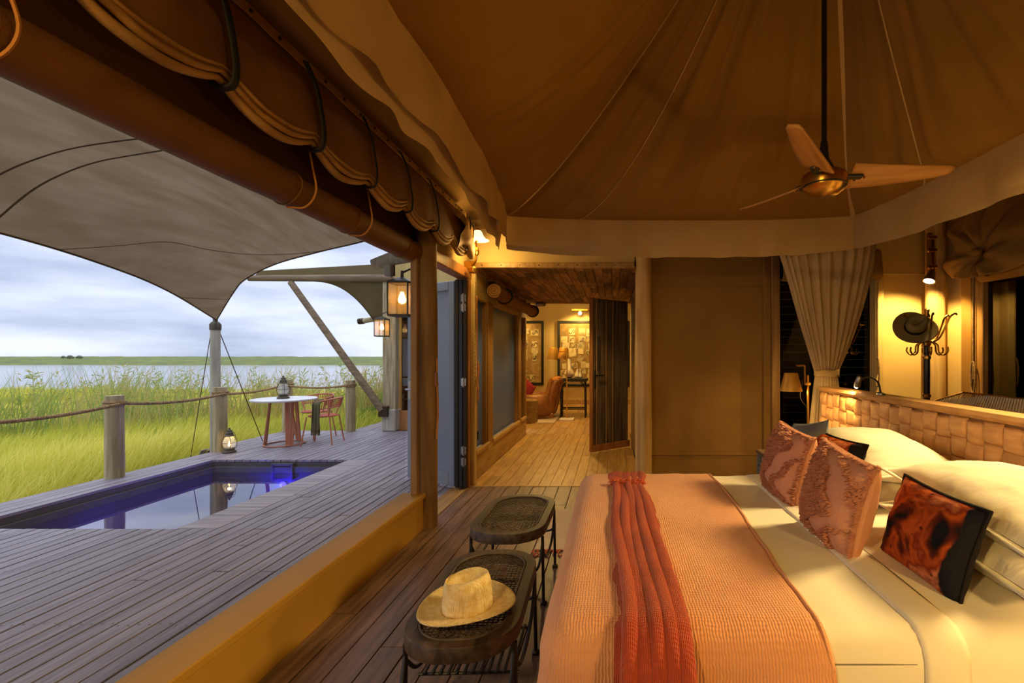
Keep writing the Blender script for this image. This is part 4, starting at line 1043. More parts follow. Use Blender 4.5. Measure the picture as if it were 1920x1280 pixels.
bunched_roll('rolled_blind', 'olive canvas blind bunched over the dark window behind the curtain', (1.86, 5.20, 2.42), (2.95, 5.20, 2.42), .13, 4)
wcd = thing('rope_hank', 'pale cord hanging down the frame of the right hand window', 'cord', (3.64, 4.68, 1.2))
MB().tube([(-.01, 0, 1.1), (-.012, .005, .5), (-.01, 0, .0)], .006, 6).build('cord', m_rope, wcd)
MB().tube([(-.015 , .03 * math.cos(t) , .02 + .16 * math.sin(t)) for t in np.linspace(0, 2 * PI, 24)[:-1]], .008, 6, closed=True).build('cord_coil', m_rope, wcd)
wcd2 = copy_tree(wcd); wcd2.location = (2.96, 5.17, 1.23); wcd2['label'] = 'pale cord hanging beside the cream corner behind the headboard'

# ---- spotlight on the corner pole
ws = thing('wall_spotlight', 'brass swivel spotlight on the pale corner pole above the coat stand', 'wall lamp', (3.44, 5.03, 2.45))
MB().box(-.03, .03, .0, .035, -.12, .32, .008).build('mounting_plate', m_brass, ws)
for z in (.26, .12, -.06): MB().lathe([(.018, -.05), (.022, -.045), (.022, .045), (.018, .05)], 12, (0, -.02, z), Matrix.Rotation(PI / 2, 3, 'Y')).build('joint', m_brass, ws)
MB().tube([(.02, -.02, .26), (.02, -.03, -.10)], .012, 8).build('arm', m_brass, ws); MB().tube([(-.02, -.02, .26), (-.02, -.03, -.10)], .012, 8).build('arm', m_brass, ws)
mh = Matrix.Rotation(R(-14), 3, 'X') @ Matrix.Rotation(R(24), 3, 'Y')
MB().lathe([(.02, .08), (.035, .06), (.055, -.04), (.06, -.06), (.05, -.055)], 20, (-.045, -.06, -.17), mh).build('lamp_head', m_steel, ws)
MB().lathe([(.001, -.056), (.05, -.056)], 16, (-.045, -.06, -.17), mh, cap=False).build('bulb', m_bulb2, ws)
w2 = copy_tree(ws); w2.location = (2.90, 2.45, 2.56); w2.rotation_euler = (0, 0, R(90)); w2['label'] = 'unseen brass swivel spotlight on an added arm from the right wall'
MB().bar((0, .03, 0), (0, -.80, 0), .04, .02, .004).build('added_arm', m_brass, w2)  # arm added to carry the unseen bed spot out from the wall
ws['group'] = w2['group'] = 'brass wall spotlights'
# ---- coat stand and the dark hat on it
cs = thing('coat_stand', 'black coat stand with brass hooks behind the headboard', 'coat stand', (3.04, 4.5, 0))
MB().lathe([(.22, 0), (.22, .03), (.06, .06), (.03, .10)], 24).build('base', m_black, cs)
MB().tube([(0, 0, .08), (0, 0, 1.80)], .027, 14).build('pole', m_black, cs)
for z in (1.05, 1.42, 1.55, 1.78): MB().lathe([(.028, -.02), (.036, -.012), (.036, .012), (.028, .02)], 16, (0, 0, z)).build('ring', m_brass, cs)
MB().lathe([(.026, 0), (.03, .02), (.02, .05), (.026, .08), (.001, .10)], 16, (0, 0, 1.80)).build('finial', m_brass, cs)
for k in range(6):
    a = R(8 + 60 * k); ca, sa = math.cos(a), math.sin(a)
    MB().tube([(ca * q, sa * q, z) for q, z in [(p.x, p.z) for p in spline([(.03, 0, 1.56), (.10, 0, 1.60), (.15, 0, 1.70), (.19, 0, 1.80), (.23, 0, 1.83), (.245, 0, 1.815)], 18)]], .009, 8).build('upper_hook', m_brass, cs)
    MB().tube([(ca * q, sa * q, z) for q, z in [(p.x, p.z) for p in spline([(.03, 0, 1.58), (.09, 0, 1.54), (.10, 0, 1.47), (.14, 0, 1.445), (.175, 0, 1.48), (.17, 0, 1.52)], 18)]], .008, 8).build('lower_hook', m_brass, cs)
def hat(name, label, R0, hc, brim, mat, pos, rot, band=None, crease=.03, dish=.02, ell=1.16, curl=.015):
    t = thing(name, label, 'hat', pos); t.rotation_euler = [R(a) for a in rot]
    def crown(u, v):
        a = 2 * PI * u; c, s = math.cos(a), math.sin(a)
        prof = [(1.0, 0), (.985, .25), (.96, .5), (.93, .75), (.88, .90), (.74, 1.0), (.45, .96), (.2, .92), (.001, .90)]
        q = v * (len(prof) - 1); i = min(int(q), len(prof) - 2); f = q - i; rr = prof[i][0] * (1 - f) + prof[i + 1][0] * f; z = prof[i][1] * (1 - f) + prof[i + 1][1] * f
        z = z * hc
        if v > .55: z -= crease * math.exp(-((s * rr) / .28) ** 2) * min(1, (v - .55) * 4) ; z += .012 * c * rr
        pin = 1 - .10 * max(0, (v - .35)) * max(0, c) * abs(s) * 2
        return (R0 * ell * rr * c * pin, R0 * rr * s * pin, z)
    MB().grid(crown, 48, 30, cu=True).build('crown', mat, t, smooth=80)
    def br(u, v):
        a = 2 * PI * u; c, s = math.cos(a), math.sin(a); w = R0 + brim * v
        return ((R0 * ell + brim * v) * c, w * s, .004 - dish * v * (c * c) + curl * v * v * (1 + .5 * s * s) - dish * v * .2)
    b = MB().grid(br, 64, 10, cu=True).build('brim', mat, t, smooth=80, thick=.004)
    if band: MB().grid(lambda u, v: (R0 * ell * 1.01 * math.cos(2 * PI * u), R0 * 1.01 * math.sin(2 * PI * u), .006 + .03 * v), 40, 3, cu=True).build('hat_band', band, t, thick=.004)
    return t
hat('felt_hat', 'dark felt hat hanging on the coat stand', .085, .11, .10, m_hatdark, (2.86, 4.40, 1.70), (48, -28, 10), band=m_black)
# ---- perforated metal panel of the dressing table behind the headboard
dt = thing('dressing_table', 'dark table with a perforated metal side rising behind the headboard', 'table', (2.62, 2.35, 0))
MB().box(-.42, .02, -1.18, 1.12, .92, .96, .006).build('tabletop', m_cane, dt)
for y in (-1.1, 1.05):
    for x in (-.38, -.02): MB().box(x - .02, x + .02, y - .02, y + .02, 0, .92, .004).build('leg', m_black, dt)
pf = MB(); n = 95
P00, P10, P01 = Vector((-.42, -1.18, 1.04)), Vector((-.42, 1.12, 1.04)), Vector((.0, -1.18, 1.165))
U, V = P10 - P00, P01 - P00
for k in range(-24, 120):
    for sgn in (1, -1):
        a0 = k / 110 * 1.0; seg = []
        p, q = (a0, 0), (a0 + sgn * .19, 1)
        def clip(p, q):
            t0, t1 = 0, 1; d = q[0] - p[0]
            for lim, sg in ((0, 1), (1, -1)):
                num = (lim - p[0]) * sg; den = d * sg
                if den > 0: t0 = max(t0, num / den)
                elif den < 0: t1 = min(t1, num / den)
            return (t0, t1) if t0 < t1 else None
        c = clip(p, q)
        if c: pf.bar(P00 + U * (p[0] + (q[0] - p[0]) * c[0]) + V * c[0], P00 + U * (p[0] + (q[0] - p[0]) * c[1]) + V * c[1], .0075, .003)
tag(pf.build('perforated_panel', m_steel, dt, smooth=0), kind='stuff')
bf = MB()
for a, b in ((P00, P10), (P01, P01 + U), (P00, P01), (P10, P10 + V)): bf.bar(a, b, .022, .012, .002)
bf.build('panel_rim', m_brass, dt)
for y in (-1.17, 1.11): MB().bar((-.41, y, .95), (-.41, y, 1.04), .012).build('bracket', m_brass, dt); MB().bar((-.01, y, .95), (-.01, y, 1.165), .012).build('bracket', m_brass, dt)

# ================================================================== CEILING FAN
fan = thing('ceiling_fan', 'ceiling fan with three pale wooden blades and a brass motor above the bed', 'ceiling fan', (1.0, 2.2, 2.255))
MB().tube([(0, 0, .12), (0, 0, 1.92)], .012, 10).build('rod', m_black, fan)
MB().lathe([(.001, -.055), (.06, -.05), (.088, -.028), (.098, -.018), (.10, .0), (.102, .03), (.095, .045), (.05, .05)], 40).build('motor_housing', m_brass, fan)
MB().lathe([(.0985, -.016), (.1015, -.014), (.1015, -.010), (.0985, -.008)], 40).build('groove_ring', m_black, fan)
MB().lathe([(.055, .04), (.055, .055), (.022, .12), (.016, .20)], 20).build('hub_cap', m_black, fan)
m_blade = M('blade_wood', '#c08a48', .5, col2='#a57234', nscale=3, stretch=(.6, 7, 7), bump=.1, bscale=12)
for k in range(3):
    a = R(-7 + 120 * k)
    def bladefn(u, v):
        x = .115 + .46 * u; w = .075 * (1 - .62 * u ** 1.4) * (1 if u < .96 else .7); y = (v - .5) * 2 * w + .02 * u; tw_ = -R(26 - 8 * u)
        return (x, y * math.cos(tw_) , .035 + y * math.sin(tw_) + .02 * u * u)
    b = MB().grid(bladefn, 24, 8).build('blade', m_blade, fan, smooth=80, thick=.009); b.rotation_euler.z = a
    MB().bar((.08, 0, .03), (.17, .0, .028), .05, .012, .003).build('blade_iron', m_black, b)
    sc_ = MB()
    for x, y in ((.14, -.015), (.14, .015), (.18, 0)): sc_.sphere((x, y, .024 - y * .4), .006, 8, 4)
    sc_.build('screws', m_brass, b)

# ================================================================== BENCHES, HAT, RUG
def bench(label, cx, cy, L=.72, Wd=.40, zt=.45, rz=0, shelf=True):
    t = thing('cane_bench', label, 'bench', (cx, cy, 0), rz, 'black cane benches at the foot of the bed')
    hw, hl = Wd / 2, L / 2; rc = hw * .86; 
    def outl(r_, n=12):          # rounded rectangle, long axis Y, generous corners
        w, l = hw - (hw - r_) , hl - (hw - r_); k = min(r_, rc * r_ / hw); pts = []
        for (sx, sy, a0) in ((1, 1, 0), (-1, 1, 90), (-1, -1, 180), (1, -1, 270)):
            for i in range(n + 1):
                a = R(a0 + 90 * i / n); pts.append((sx * (w - k) + k * math.cos(a), sy * (l - k) + k * math.sin(a)))
        return pts
    oo, ii = outl(hw), outl(hw - .045); n = len(oo); vs = []; fs = []
    for (P_, z) in ((oo, zt - .055), (oo, zt - .004), ([(x * .99, y * .994) for x, y in oo], zt), ([(x * 1.01, y * 1.006) for x, y in ii], zt), (ii, zt - .006), (ii, zt - .055)): vs += [(x, y, z) for x, y in P_]
    for k in range(6):
        for i in range(n): j = (i + 1) % n; k2 = (k + 1) % 6; fs.append((k * n + i, k * n + j, k2 * n + j, k2 * n + i))
    MB().add(vs, fs).build('seat_frame', m_benchwood, t, smooth=40)
    cane = MB(); w, l = hw - .04, hl - .04; ki = min(hw - .045, rc * (hw - .045) / hw) + .004
    def lim(a, A, B, k):         # extent along the other axis at offset a
        d = abs(a) - (A - k); return B if d <= 0 else B - k + math.sqrt(max(0, k * k - d * d))
    x = -w + .008; 
    for st in (.017,):
        a = -w + .006
        while a < w: e = lim(a, w, l, ki); cane.bar((a, -e, zt - .012), (a, e, zt - .012), .0036, .003); a += st
        a = -l + .006
        while a < l: e = lim(a, l, w, ki); cane.bar((-e, a, zt - .0095), (e, a, zt - .0095), .0042, .003); a += st
        a = -w - l
        while a < w + l:          # diagonals
            for sg in (1, -1):
                pts = []
                for q in np.linspace(-w, w, 60):
                    y = a + sg * q
                    if abs(q) <= w and abs(y) <= l and abs(y) <= lim(q, w, l, ki): pts.append((q, y))
                if len(pts) > 2 and abs(a) < 9: cane.bar((*pts[0], zt - .007), (*pts[-1], zt - .007), .0026, .0018)
            a += st * 2
    tag(cane.build('cane_seat', m_cane, t, smooth=0), kind='stuff')
    ri = MB(); ip = outl(hw - .05); ri.tube([(x, y, zt - .002) for x, y in ip], .005, 6, closed=True); ri.build('cane_binding', m_cane, t)
    MB().box(-w, w, -.02, .02, zt - .05, zt - .02, .004).build('cross_rail', m_benchwood, t)
    lx, ly = hw - .012, hl - rc * .72
    for sx in (-1, 1):
        for sy in (-1, 1):
            lg_ = MB().tube([(sx * lx, sy * ly, zt - .06), (sx * (lx + .006), sy * ly, .02)], .009, 10).build('leg', m_black, t)
            MB().lathe([(.018, 0), (.02, .012), (.012, .022)], 12, (sx * (lx + .006), sy * ly, 0)).build('foot', m_black, lg_)
    for sy in (-1, 1):            # bowed hoop stretchers between the legs
        pts = spline([(-lx, sy * ly, zt - .10), (-lx * .92, sy * (ly + .07), .24), (-lx * .5, sy * (ly + .115), .20), (0, sy * (ly + .125), .195), (lx * .5, sy * (ly + .115), .20), (lx * .92, sy * (ly + .07), .24), (lx, sy * ly, zt - .10)], 40)
        MB().tube(pts, .008, 8).build('hoop_stretcher', m_black, t)
    for sx in (-1, 1):
        MB().tube(spline([(sx * lx, -ly, zt - .12), (sx * lx, -ly * .6, .24), (sx * lx, 0, .21), (sx * lx, ly * .6, .24), (sx * lx, ly, zt - .12)], 30), .008, 8).build('side_stretcher', m_black, t)
    if shelf:
        MB().tube([(-lx, -ly * .55, .2), (lx, -ly * .55, .2)], .006, 6).build('shelf_rail', m_black, t); MB().tube([(-lx, ly * .55, .2), (lx, ly * .55, .2)], .006, 6).build('shelf_rail', m_black, t)
        for i in range(12): MB().box(-lx + .02 + i * .031, -lx + .032 + i * .031, -ly * .6, ly * .6, .203, .211, .002).build('shelf_slat', m_black, t, smooth=0)
    return t
bench('black cane bench nearest the camera, carrying the straw hat', -.57, 1.97, .80, .42, .455, R(2))
bench('black cane bench beyond the one with the hat, empty', -.615, 2.93, .74, .44, .455, R(-1), shelf=False)
hat('straw_hat', 'pale woven straw hat lying on the nearer cane bench', .082, .125, .088, m_straw, (-.565, 1.80, .468), (0, 0, 25), crease=.035, dish=.012, curl=.022)
rg = struct('area_rug', MB().box(-.58, 1.1, 3.42, 4.32, 0, .014, .005), m_rug); rg.pop('kind', None) if 'kind' in rg else None
if 'kind' in rg: del rg['kind']
tag(rg, 'beige wool rug on the floor at the far side of the bed', 'rug')
fr_ = MB(); r = random.Random(8)
for i in range(70):
    x = -.58 + 1.68 * i / 70; y = 3.42; fr_.tube([(x, y, .01), (x + r.uniform(-.02, .02), y - .05, .014), (x + r.uniform(-.03, .03), y - .10 + r.uniform(-.02, .02), .006)], .005, 5)
tag(fr_.build('fringe', m_fringe, rg), kind='stuff')
# ================================================================== DECK AND PLUNGE POOL
PX0, PX1, PY0, PY1 = -5.50, -3.64, 3.87, 6.37
dk = root('deck', 'weathered grey timber deck around the plunge pool')
ds = MB()
for x0, x1, y0, y1 in ((-5.95, -1.72, -.6, PY0 - .06), (PX1 + .06, -1.72, PY0 - .06, PY1 + .06), (-5.95, PX0 - .06, PY0 - .06, PY1 + .06), (-5.95, -1.72, PY1 + .06, 7.1), (-6.22, -1.72, 7.1, 8.8), (-5.0, -4.1, 8.8, 10.3)):
    ds.box(x0, x1, y0, y1, -.16, -.034)
ds.build('deck_frame', m_gap, dk, smooth=0)
LN = (2.4, 3.0, 3.6)
planks(dk, 'deck_board', [m_deck], -3.295, -1.74, -.5, 8.80, .104, LN, 0, .03, gap=.0105, seed=21)
planks(dk, 'deck_board', [m_deck], -5.95, -3.295, -.5, PY0 - .005, .106, (), 0, .03, gap=.0105, seed=22)
planks(dk, 'deck_board', [m_deck], -5.95, PX0, PY0 - .005, PY1 + .005, .11, (), 0, .03, gap=.007, seed=23)
planks(dk, 'deck_board', [m_deck], -5.95, -3.295, PY1 + .005, 8.80, .106, (), 0, .03, gap=.0105, seed=24)
planks(dk, 'deck_board', [m_deck], -6.22, -5.955, 7.1, 8.80, .09, (), 0, .03, gap=.0105, seed=27)
planks(dk, 'deck_board', [m_deck], -5.0, -4.12, 8.80, 10.3, .11, (), 0, .03, gap=.0105, seed=25)
planks(dk, 'border_board', [m_deckx], PX1, -3.297, PY0 - .005, PY1 + .005, .107, (), 0, .03, gap=.006, along='X', seed=26)
MB().box(-5.98, -5.952, -.6, 7.0, -.2, .0, .004).box(-6.25, -6.222, 7.0, 8.8, -.2, 0, .004).box(-6.25, -5.0, 8.8, 8.83, -.2, 0, .004).build('fascia_board', m_deck, dk)
scw = MB()
for yy in np.arange(.0, 8.8, .62):
    for i in range(15):
        x = -3.295 + (i + .5) * .1037
        for d in (-.028, .028): scw.lathe([(.006, .0012), (.001, .0016)], 6, (x + d, yy + .01 * (i % 3), 0), cap=False)
    if yy < PY0 - .1:
        for i in range(25):
            x = -5.95 + (i + .5) * .1062
            for d in (-.028, .028): scw.lathe([(.006, .0012), (.001, .0016)], 6, (x + d, yy, 0), cap=False)
tag(scw.build('screws', m_screw, dk, smooth=0), kind='stuff')
WZ = -.165
pool = thing('plunge_pool', 'small dark plunge pool set into the deck, lit blue from inside', 'pool', ((PX0 + PX1) / 2, (PY0 + PY1) / 2, -1.2), kind=None)
pl_ = MB()
cx, cy = (PX0 + PX1) / 2, (PY0 + PY1) / 2; w, l = (PX1 - PX0) / 2, (PY1 - PY0) / 2
for a in ((-w - .05, -w, -l - .05, l + .05), (w, w + .05, -l - .05, l + .05), (-w, w, -l - .05, -l), (-w, w, l, l + .05)): pl_.box(*a, 0, 1.165)
pl_.box(-w, w, -l, l, -.05, 0)
pl_.build('basin', m_pool, pool, smooth=0)
le = MB(); e_ = .03
le.box(-w, -w + e_, -l, l, 1.03, 1.11, .004).box(w - e_, w, -l, l, 1.03, 1.11, .004).box(-w, w, l - e_, l, 1.03, 1.11, .004).box(-w, w, -l, -l + e_, 1.03, 1.11, .004)
le.build('tile_band', m_pool, pool)
MB().grid(lambda u, v: (-w + 2 * w * u, -l + 2 * l * v, 1.2 + WZ), 2, 2).build('water', m_water, pool, smooth=0)
sk = MB(); sx = -4.52 - cx
sk.box(sx - .15, sx - .12, l - .05, l, .94, 1.16, .003).box(sx + .12, sx + .15, l - .05, l, .94, 1.16, .003).box(sx - .12, sx + .12, l - .05, l, 1.13, 1.16, .003).build('skimmer_frame', m_pool, pool)
MB().box(sx - .12, sx + .12, l - .012, l - .006, .95, 1.13).build('skimmer_mouth_shade', m_black, pool)  # black sheet painting the shade inside the skimmer opening
MB().lathe([(.001, 0), (.035, 0), (.05, -.012)], 20, (sx, l - .035, .86), Matrix.Rotation(PI / 2, 3, 'X'), cap=False).build('pool_lamp', m_blue, pool)
light('pool_light', 'POINT', (-4.55, 6.18, -.37), 26, (.05, .03, 1.0), .05)
light('pool_light', 'POINT', (-5.25, 5.0, -.5), 7, (.12, .08, 1.0), .05)

# ---- rope rail on log posts
RP = [(-5.87, 4.0, .93), (-5.87, 5.46, .965), (-5.87, 6.93, .96), (-6.14, 8.74, .97), (-4.95, 8.74, .96)]
LB = ['weathered rail post left of the frame edge', 'weathered log rail post beside the pool, nearest in view', 'weathered log rail post beside the sail pole', 'weathered log rail post behind the cafe table', 'weathered log rail post at the far right of the rope']
for i, (x, y, z) in enumerate(RP): log('rail_post', LB[i], (x, y, .0), .087, z, m_logout, seed=20 + i, n=18)['group'] = 'rope rail posts'
rope = MB()
path = []
for a, b in zip(RP[:-1], RP[1:]):
    for i in range(40):
        t = i / 40; path.append(Vector((a[0] + (b[0] - a[0]) * t, a[1] + (b[1] - a[1]) * t, a[2] - .09 + (b[2] - a[2]) * t - .05 * 4 * t * (1 - t))) + Vector((.095 if a[0] > -6 and b[0] < -5.8 and a[0] == b[0] else 0, -.095 if a[1] > 8 or b[1] > 8 else 0, 0)))
path.append(Vector((RP[-1][0], RP[-1][1] - .095, RP[-1][2] - .09)))
fine = spline(path, 900)
for s_ in range(3):
    pts = []
    for i, p in enumerate(fine):
        d = (fine[min(i + 1, 899)] - fine[max(i - 1, 0)]).normalized(); x = d.cross(Vector((0, 0, 1))).normalized(); y = x.cross(d); a = i * .62 + s_ * 2 * PI / 3
        pts.append(p + (x * math.cos(a) + y * math.sin(a)) * .0105)
    rope.tube(pts, .0105, 5)
for (x, y, z) in RP:
    for k in range(2): rope.tube([(x + .093 * math.cos(t), y + .093 * math.sin(t), z - .075 - .03 * k) for t in np.linspace(0, 2 * PI, 20)[:-1]], .014, 6, closed=True)
tag(rope.build('rail_rope', m_rope, smooth=80), 'thick twisted rope strung between the log rail posts', 'rope')

# ---- sail pole, its guy wires
sp_ = log('sail_pole', 'tall pale pole holding the low corner of the shade sail', (-6.055, 7.06, -.7), .066, 2.58, m_logwhite, seed=33, n=16)
MB().lathe([(.072, -.06), (.074, .02), (.05, .06), (.03, .07), (.03, .12), (.001, .13)], 16, (0, 0, 2.58)).build('pole_cap', m_bronze, sp_)
MB().tube([(.04, 0, 2.55), (.25, .95, .02)], .006, 6).build('guy_wire', m_iron, sp_); MB().tube([(-.03, -.03, 2.55), (-.25, -.25, .02)], .005, 6).build('guy_wire', m_iron, sp_)

# ---- shade sail over the deck
P1, P3 = Vector((-6.02, 7.04, 1.97)), Vector((-1.76, 3.92, 2.53))
left = spline([(-6.02, 7.04, 1.97), (-5.55, 5.78, 2.24), (-5.15, 4.72, 2.35), (-4.92, 3.63, 2.43), (-4.88, 2.2, 2.48), (-5.2, .6, 2.40), (-5.9, -1.2, 1.97)], 90)
far = spline([(-6.02, 7.04, 1.97), (-5.60, 6.84, 2.36), (-5.25, 6.62, 2.52), (-4.6, 6.30, 2.67), (-3.6, 5.64, 2.69), (-2.6, 4.86, 2.64), (-1.76, 3.92, 2.53)], 90)
house = spline([(-1.76, 3.92, 2.53), (-1.76, 2.2, 2.55), (-1.76, -1.2, 2.55)], 90)
near = spline([(-5.9, -1.2, 1.97), (-4.6, -1.2, 2.4), (-3.2, -1.2, 2.6), (-1.76, -1.2, 2.55)], 90)
def lerpl(c, t): q = t * (len(c) - 1); i = min(int(q), len(c) - 2); return c[i].lerp(c[i + 1], q - i)
def sailfn(u, v):            # u: P1->house side, v: along towards the camera
    t, b = lerpl(far, u), lerpl(near, u); l_, r_ = lerpl(left, v), lerpl(house, v)
    p = t * (1 - v) + b * v + l_ * (1 - u) + r_ * u - (far[0] * (1 - u) * (1 - v) + far[-1] * u * (1 - v) + near[0] * (1 - u) * v + near[-1] * u * v)
    p.z += .16 * math.sin(PI * u) * math.sin(PI * v) + .012 * nz(u * 6 + v * 3, v * 9) * min(1, 6 * min(u, 1 - u, v, 1 - v))
    return p
sail = thing('shade_sail', 'large taupe shade sail stretched over the deck to a low pole', 'shade sail', P1)
MB().grid(lambda u, v: sailfn(u, v) - P1, 90, 90).build('sail_cloth', m_sail, sail, smooth=80)
MB().tube([p - P1 for p in far], .010, 6).build('edge_cord', m_seam, sail); MB().tube([p - P1 for p in left], .010, 6).build('edge_cord', m_seam, sail)
for f in (lambda t: (t * .82, max(0, .42 * (1 - t) ** 1.35 - .07 * math.sin(PI * t))), lambda t: (.12 * t, .13 * (1 - t))):
    pts = [sailfn(*f(t)) - P1 - Vector((0, 0, .003)) for t in np.linspace(0, 1, 40)]; MB().tube(pts, .006, 6, flat=.5).build('seam', m_seam, sail)
# seams running across the sail; the two nearest are doubled
for v0, v1 in ((.50, .42), (.535, .445)):
    pts = [sailfn(t, v0 + (v1 - v0) * t) - P1 - Vector((0, 0, .004)) for t in np.linspace(0.0, 1, 50)]
    MB().tube(pts, .009, 6, flat=.4).build('seam', m_seam, sail)
MB().tube([(0, 0, 0), (-.04, .05, -.02)], .012, 6).build('corner_ring', m_steel, sail)

# ---- corner frame of the next tent: post, beam, brace, second sail
cpst = thing('corner_post', 'square grey timber corner post of the lounge wing', 'post', (-4.22, 8.78, 0))
MB().box(-.12, .12, -.06, .22, 0, 2.9, .012).build('post', m_logout, cpst); MB().box(-.13, .13, -.08, .24, 0, .42, .02).build('post_base', m_logwhite, cpst)
ob = thing('roof_beam', 'horizontal weathered beam carrying the far sail beyond the deck', 'beam', (-5.5, 8.72, 2.86))
MB().tube([(-1.35, 0, .02), (1.35, 0, .02)], [.055, .075], 14).build('log_beam', m_beamout, ob)
MB().add([(-1.15, .02, .16), (1.40, .02, .30), (1.40, .02, .06), (-1.25, .02, .06)], [(0, 1, 2, 3)]).build('canvas_band', m_sail2, ob, smooth=0, thick=.04)
MB().box(-1.37, -1.28, -.06, .06, .04, .12, .01).build('end_bracket', m_steel, ob)
br_ = thing('diagonal_brace', 'slanting log brace from the beam down to the corner post', 'brace', (-4.33, 8.70, .40))
MB().tube([(.0, .0, .0), (-1.72, 0, 2.40)], [.07, .055], 14).build('log_brace', m_beamout, br_); MB().box(-.06, .12, -.05, .05, -.12, .08, .01).build('steel_shoe', m_iron, br_)
s2 = thing('shade_sail', 'small olive sail curving from the far beam down to a stub log', 'shade sail', (-5.0, 8.9, 2.6))
def s2fn(u, v):
    top = Vector((-5.70 + 1.6 * u, 8.74, 2.84)); k = u ** 1.0
    bot = Vector((-5.70 + 1.6 * u, 8.80 + .5 * u, 2.84 - .72 * (min(1, k / .62) ** 2.4)))
    return top.lerp(bot, v) - Vector((-5.0, 8.9, 2.6))
MB().grid(s2fn, 40, 8).build('sail_cloth', m_sail2, s2, smooth=80, thick=.004)
MB().tube([Vector(s2fn(u, 1)) for u in np.linspace(0, 1, 40)], .012, 6).build('edge_cord', m_seam, s2)
sb = thing('stub_log', 'short log stub with a steel cap holding the far small sail', 'beam', (-4.55, 9.2, 2.16))
MB().tube([(-.42, 0, -.05), (.4, -.1, .06)], .05, 12).build('log', m_logout, sb); MB().tube([(-.50, 0, -.06), (-.40, 0, -.05)], .06, 12).build('steel_cap', m_iron, sb)
ep = thing('eave_pipe', 'pale eave pole end with a bracket above the near wall lantern', 'pole', (-2.05, 4.35, 2.34))
MB().tube([(-.20, 0, -.05), (-.05, 0, -.0), (.30, -.05, .05)], [.05, .06, .065], 14).build('pole', m_logwhite, ep); MB().box(-.09, -.02, -.03, .03, -.16, .0, .008).build('bracket', m_logwhite, ep)
MB().grid(lambda u, v: (-.30 + .75 * u, -.05 + .2 * v, .10 + .28 * v * u + .10 * (1 - u)), 8, 6).build('eave_canvas', m_sail2, ep, thick=.01)

# ---- wall lanterns
def wall_lantern(label, loc, s):
    t = thing('wall_lantern', label, 'wall lantern', loc, 0, 'square glass wall lanterns'); w, h = .092 * s, .15 * s
    f = MB()
    for x in (-w, w):
        for y in (-w, w): f.box(x - .006 * s, x + .006 * s, y - .006 * s, y + .006 * s, -h, h, .001)
    for z in (-h, h):
        for q in (-w, w): f.box(-w, w, q - .006 * s, q + .006 * s, z - .007 * s, z + .007 * s, .001); f.box(q - .006 * s, q + .006 * s, -w, w, z - .007 * s, z + .007 * s, .001)
    f.build('lantern_frame', m_bronze, t)
    MB().box(-w * 1.05, w * 1.05, -w * 1.05, w * 1.05, -h - .012 * s, -h, .002).build('base_plate', m_bronze, t)
    MB().lathe([(w * 1.5, h), (w * 1.5, h + .012 * s), (w * .5, h + .05 * s), (.015 * s, h + .06 * s), (.012 * s, h + .12 * s)], 4, (0, 0, 0), Matrix.Rotation(PI / 4, 3, 'Z')).build('cap', m_bronze, t)
    g = MB()
    for q in (-w, w): g.box(-w, w, q - .001, q + .001, -h, h); g.box(q - .001, q + .001, -w, w, -h, h)
    g.build('glass_panes', m_paneglow, t, smooth=0)
    MB().lathe([(.001, -.045), (.03, -.03), (.036, 0), (.02, .05), (.014, .07)], 14, mat=Matrix.Scale(s, 3)).build('bulb', m_bulb, t)
    MB().tube([(0, 0, h + .10 * s), (.06 * s, .03, h + .14 * s), (.16 * s, .10, h + .10 * s)], .01 * s, 8).build('bracket', m_bronze, t)
    l = light('lantern_glow', 'POINT', loc, 5 * s * s, (1, .66, .25), .04)
    return t
wall_lantern('nearer square wall lantern, lit, at the window edge', (-1.985, 4.36, 1.965), 1.0)
wall_lantern('farther small square wall lantern on the grey corner post', (-4.20, 8.42, 1.93), 1.0)

# ---- hurricane lanterns
def hurricane(label, loc):
    t = thing('hurricane_lantern', label, 'lantern', loc, 0, 'hurricane lanterns')
    MB().lathe([(.085, 0), (.088, .02), (.07, .035), (.06, .05), (.075, .06), (.06, .075)], 20).build('base', m_bronze, t)
    MB().lathe([(.05, .075), (.072, .11), (.078, .15), (.065, .20), (.045, .235), (.05, .25)], 20, cap=False).build('globe', m_globe, t)
    MB().lathe([(.055, .245), (.06, .255), (.045, .275), (.05, .29), (.03, .315), (.032, .325), (.012, .345), (.014, .36), (.001, .37)], 20).build('chimney_cap', m_bronze, t)
    cg = MB()
    for k in range(4):
        a = R(45 + 90 * k); cg.tube([(r_ * math.cos(a), r_ * math.sin(a), z) for r_, z in ((.075, .06), (.088, .12), (.088, .18), (.055, .25))], .0035, 5)
    cg.tube([(.088 * math.cos(a), .088 * math.sin(a), .15) for a in np.linspace(0, 2 * PI, 20)[:-1]], .003, 5, closed=True)
    cg.build('wire_guard', m_bronze, t)
    if loc[2] < .1: MB().lathe([(.001, .09), (.016, .11), (.012, .14), (.001, .17)], 10).build('flame', m_bulb, t)
    MB().tube([(.09 * math.cos(a), 0, .18 + .10 * math.sin(a) + .06) for a in np.linspace(-.6, PI + .6, 20)], .003, 5).build('handle', m_bronze, t)
    if loc[2] < .1: light('lantern_flame', 'POINT', (loc[0], loc[1], loc[2] + .2), .6, (1, .7, .3), .02)
hurricane('lit hurricane lantern on the deck at the foot of the sail pole', (-5.66, 6.84, 0))
hurricane('hurricane lantern standing on the white cafe table', (-5.30, 7.45, .74))

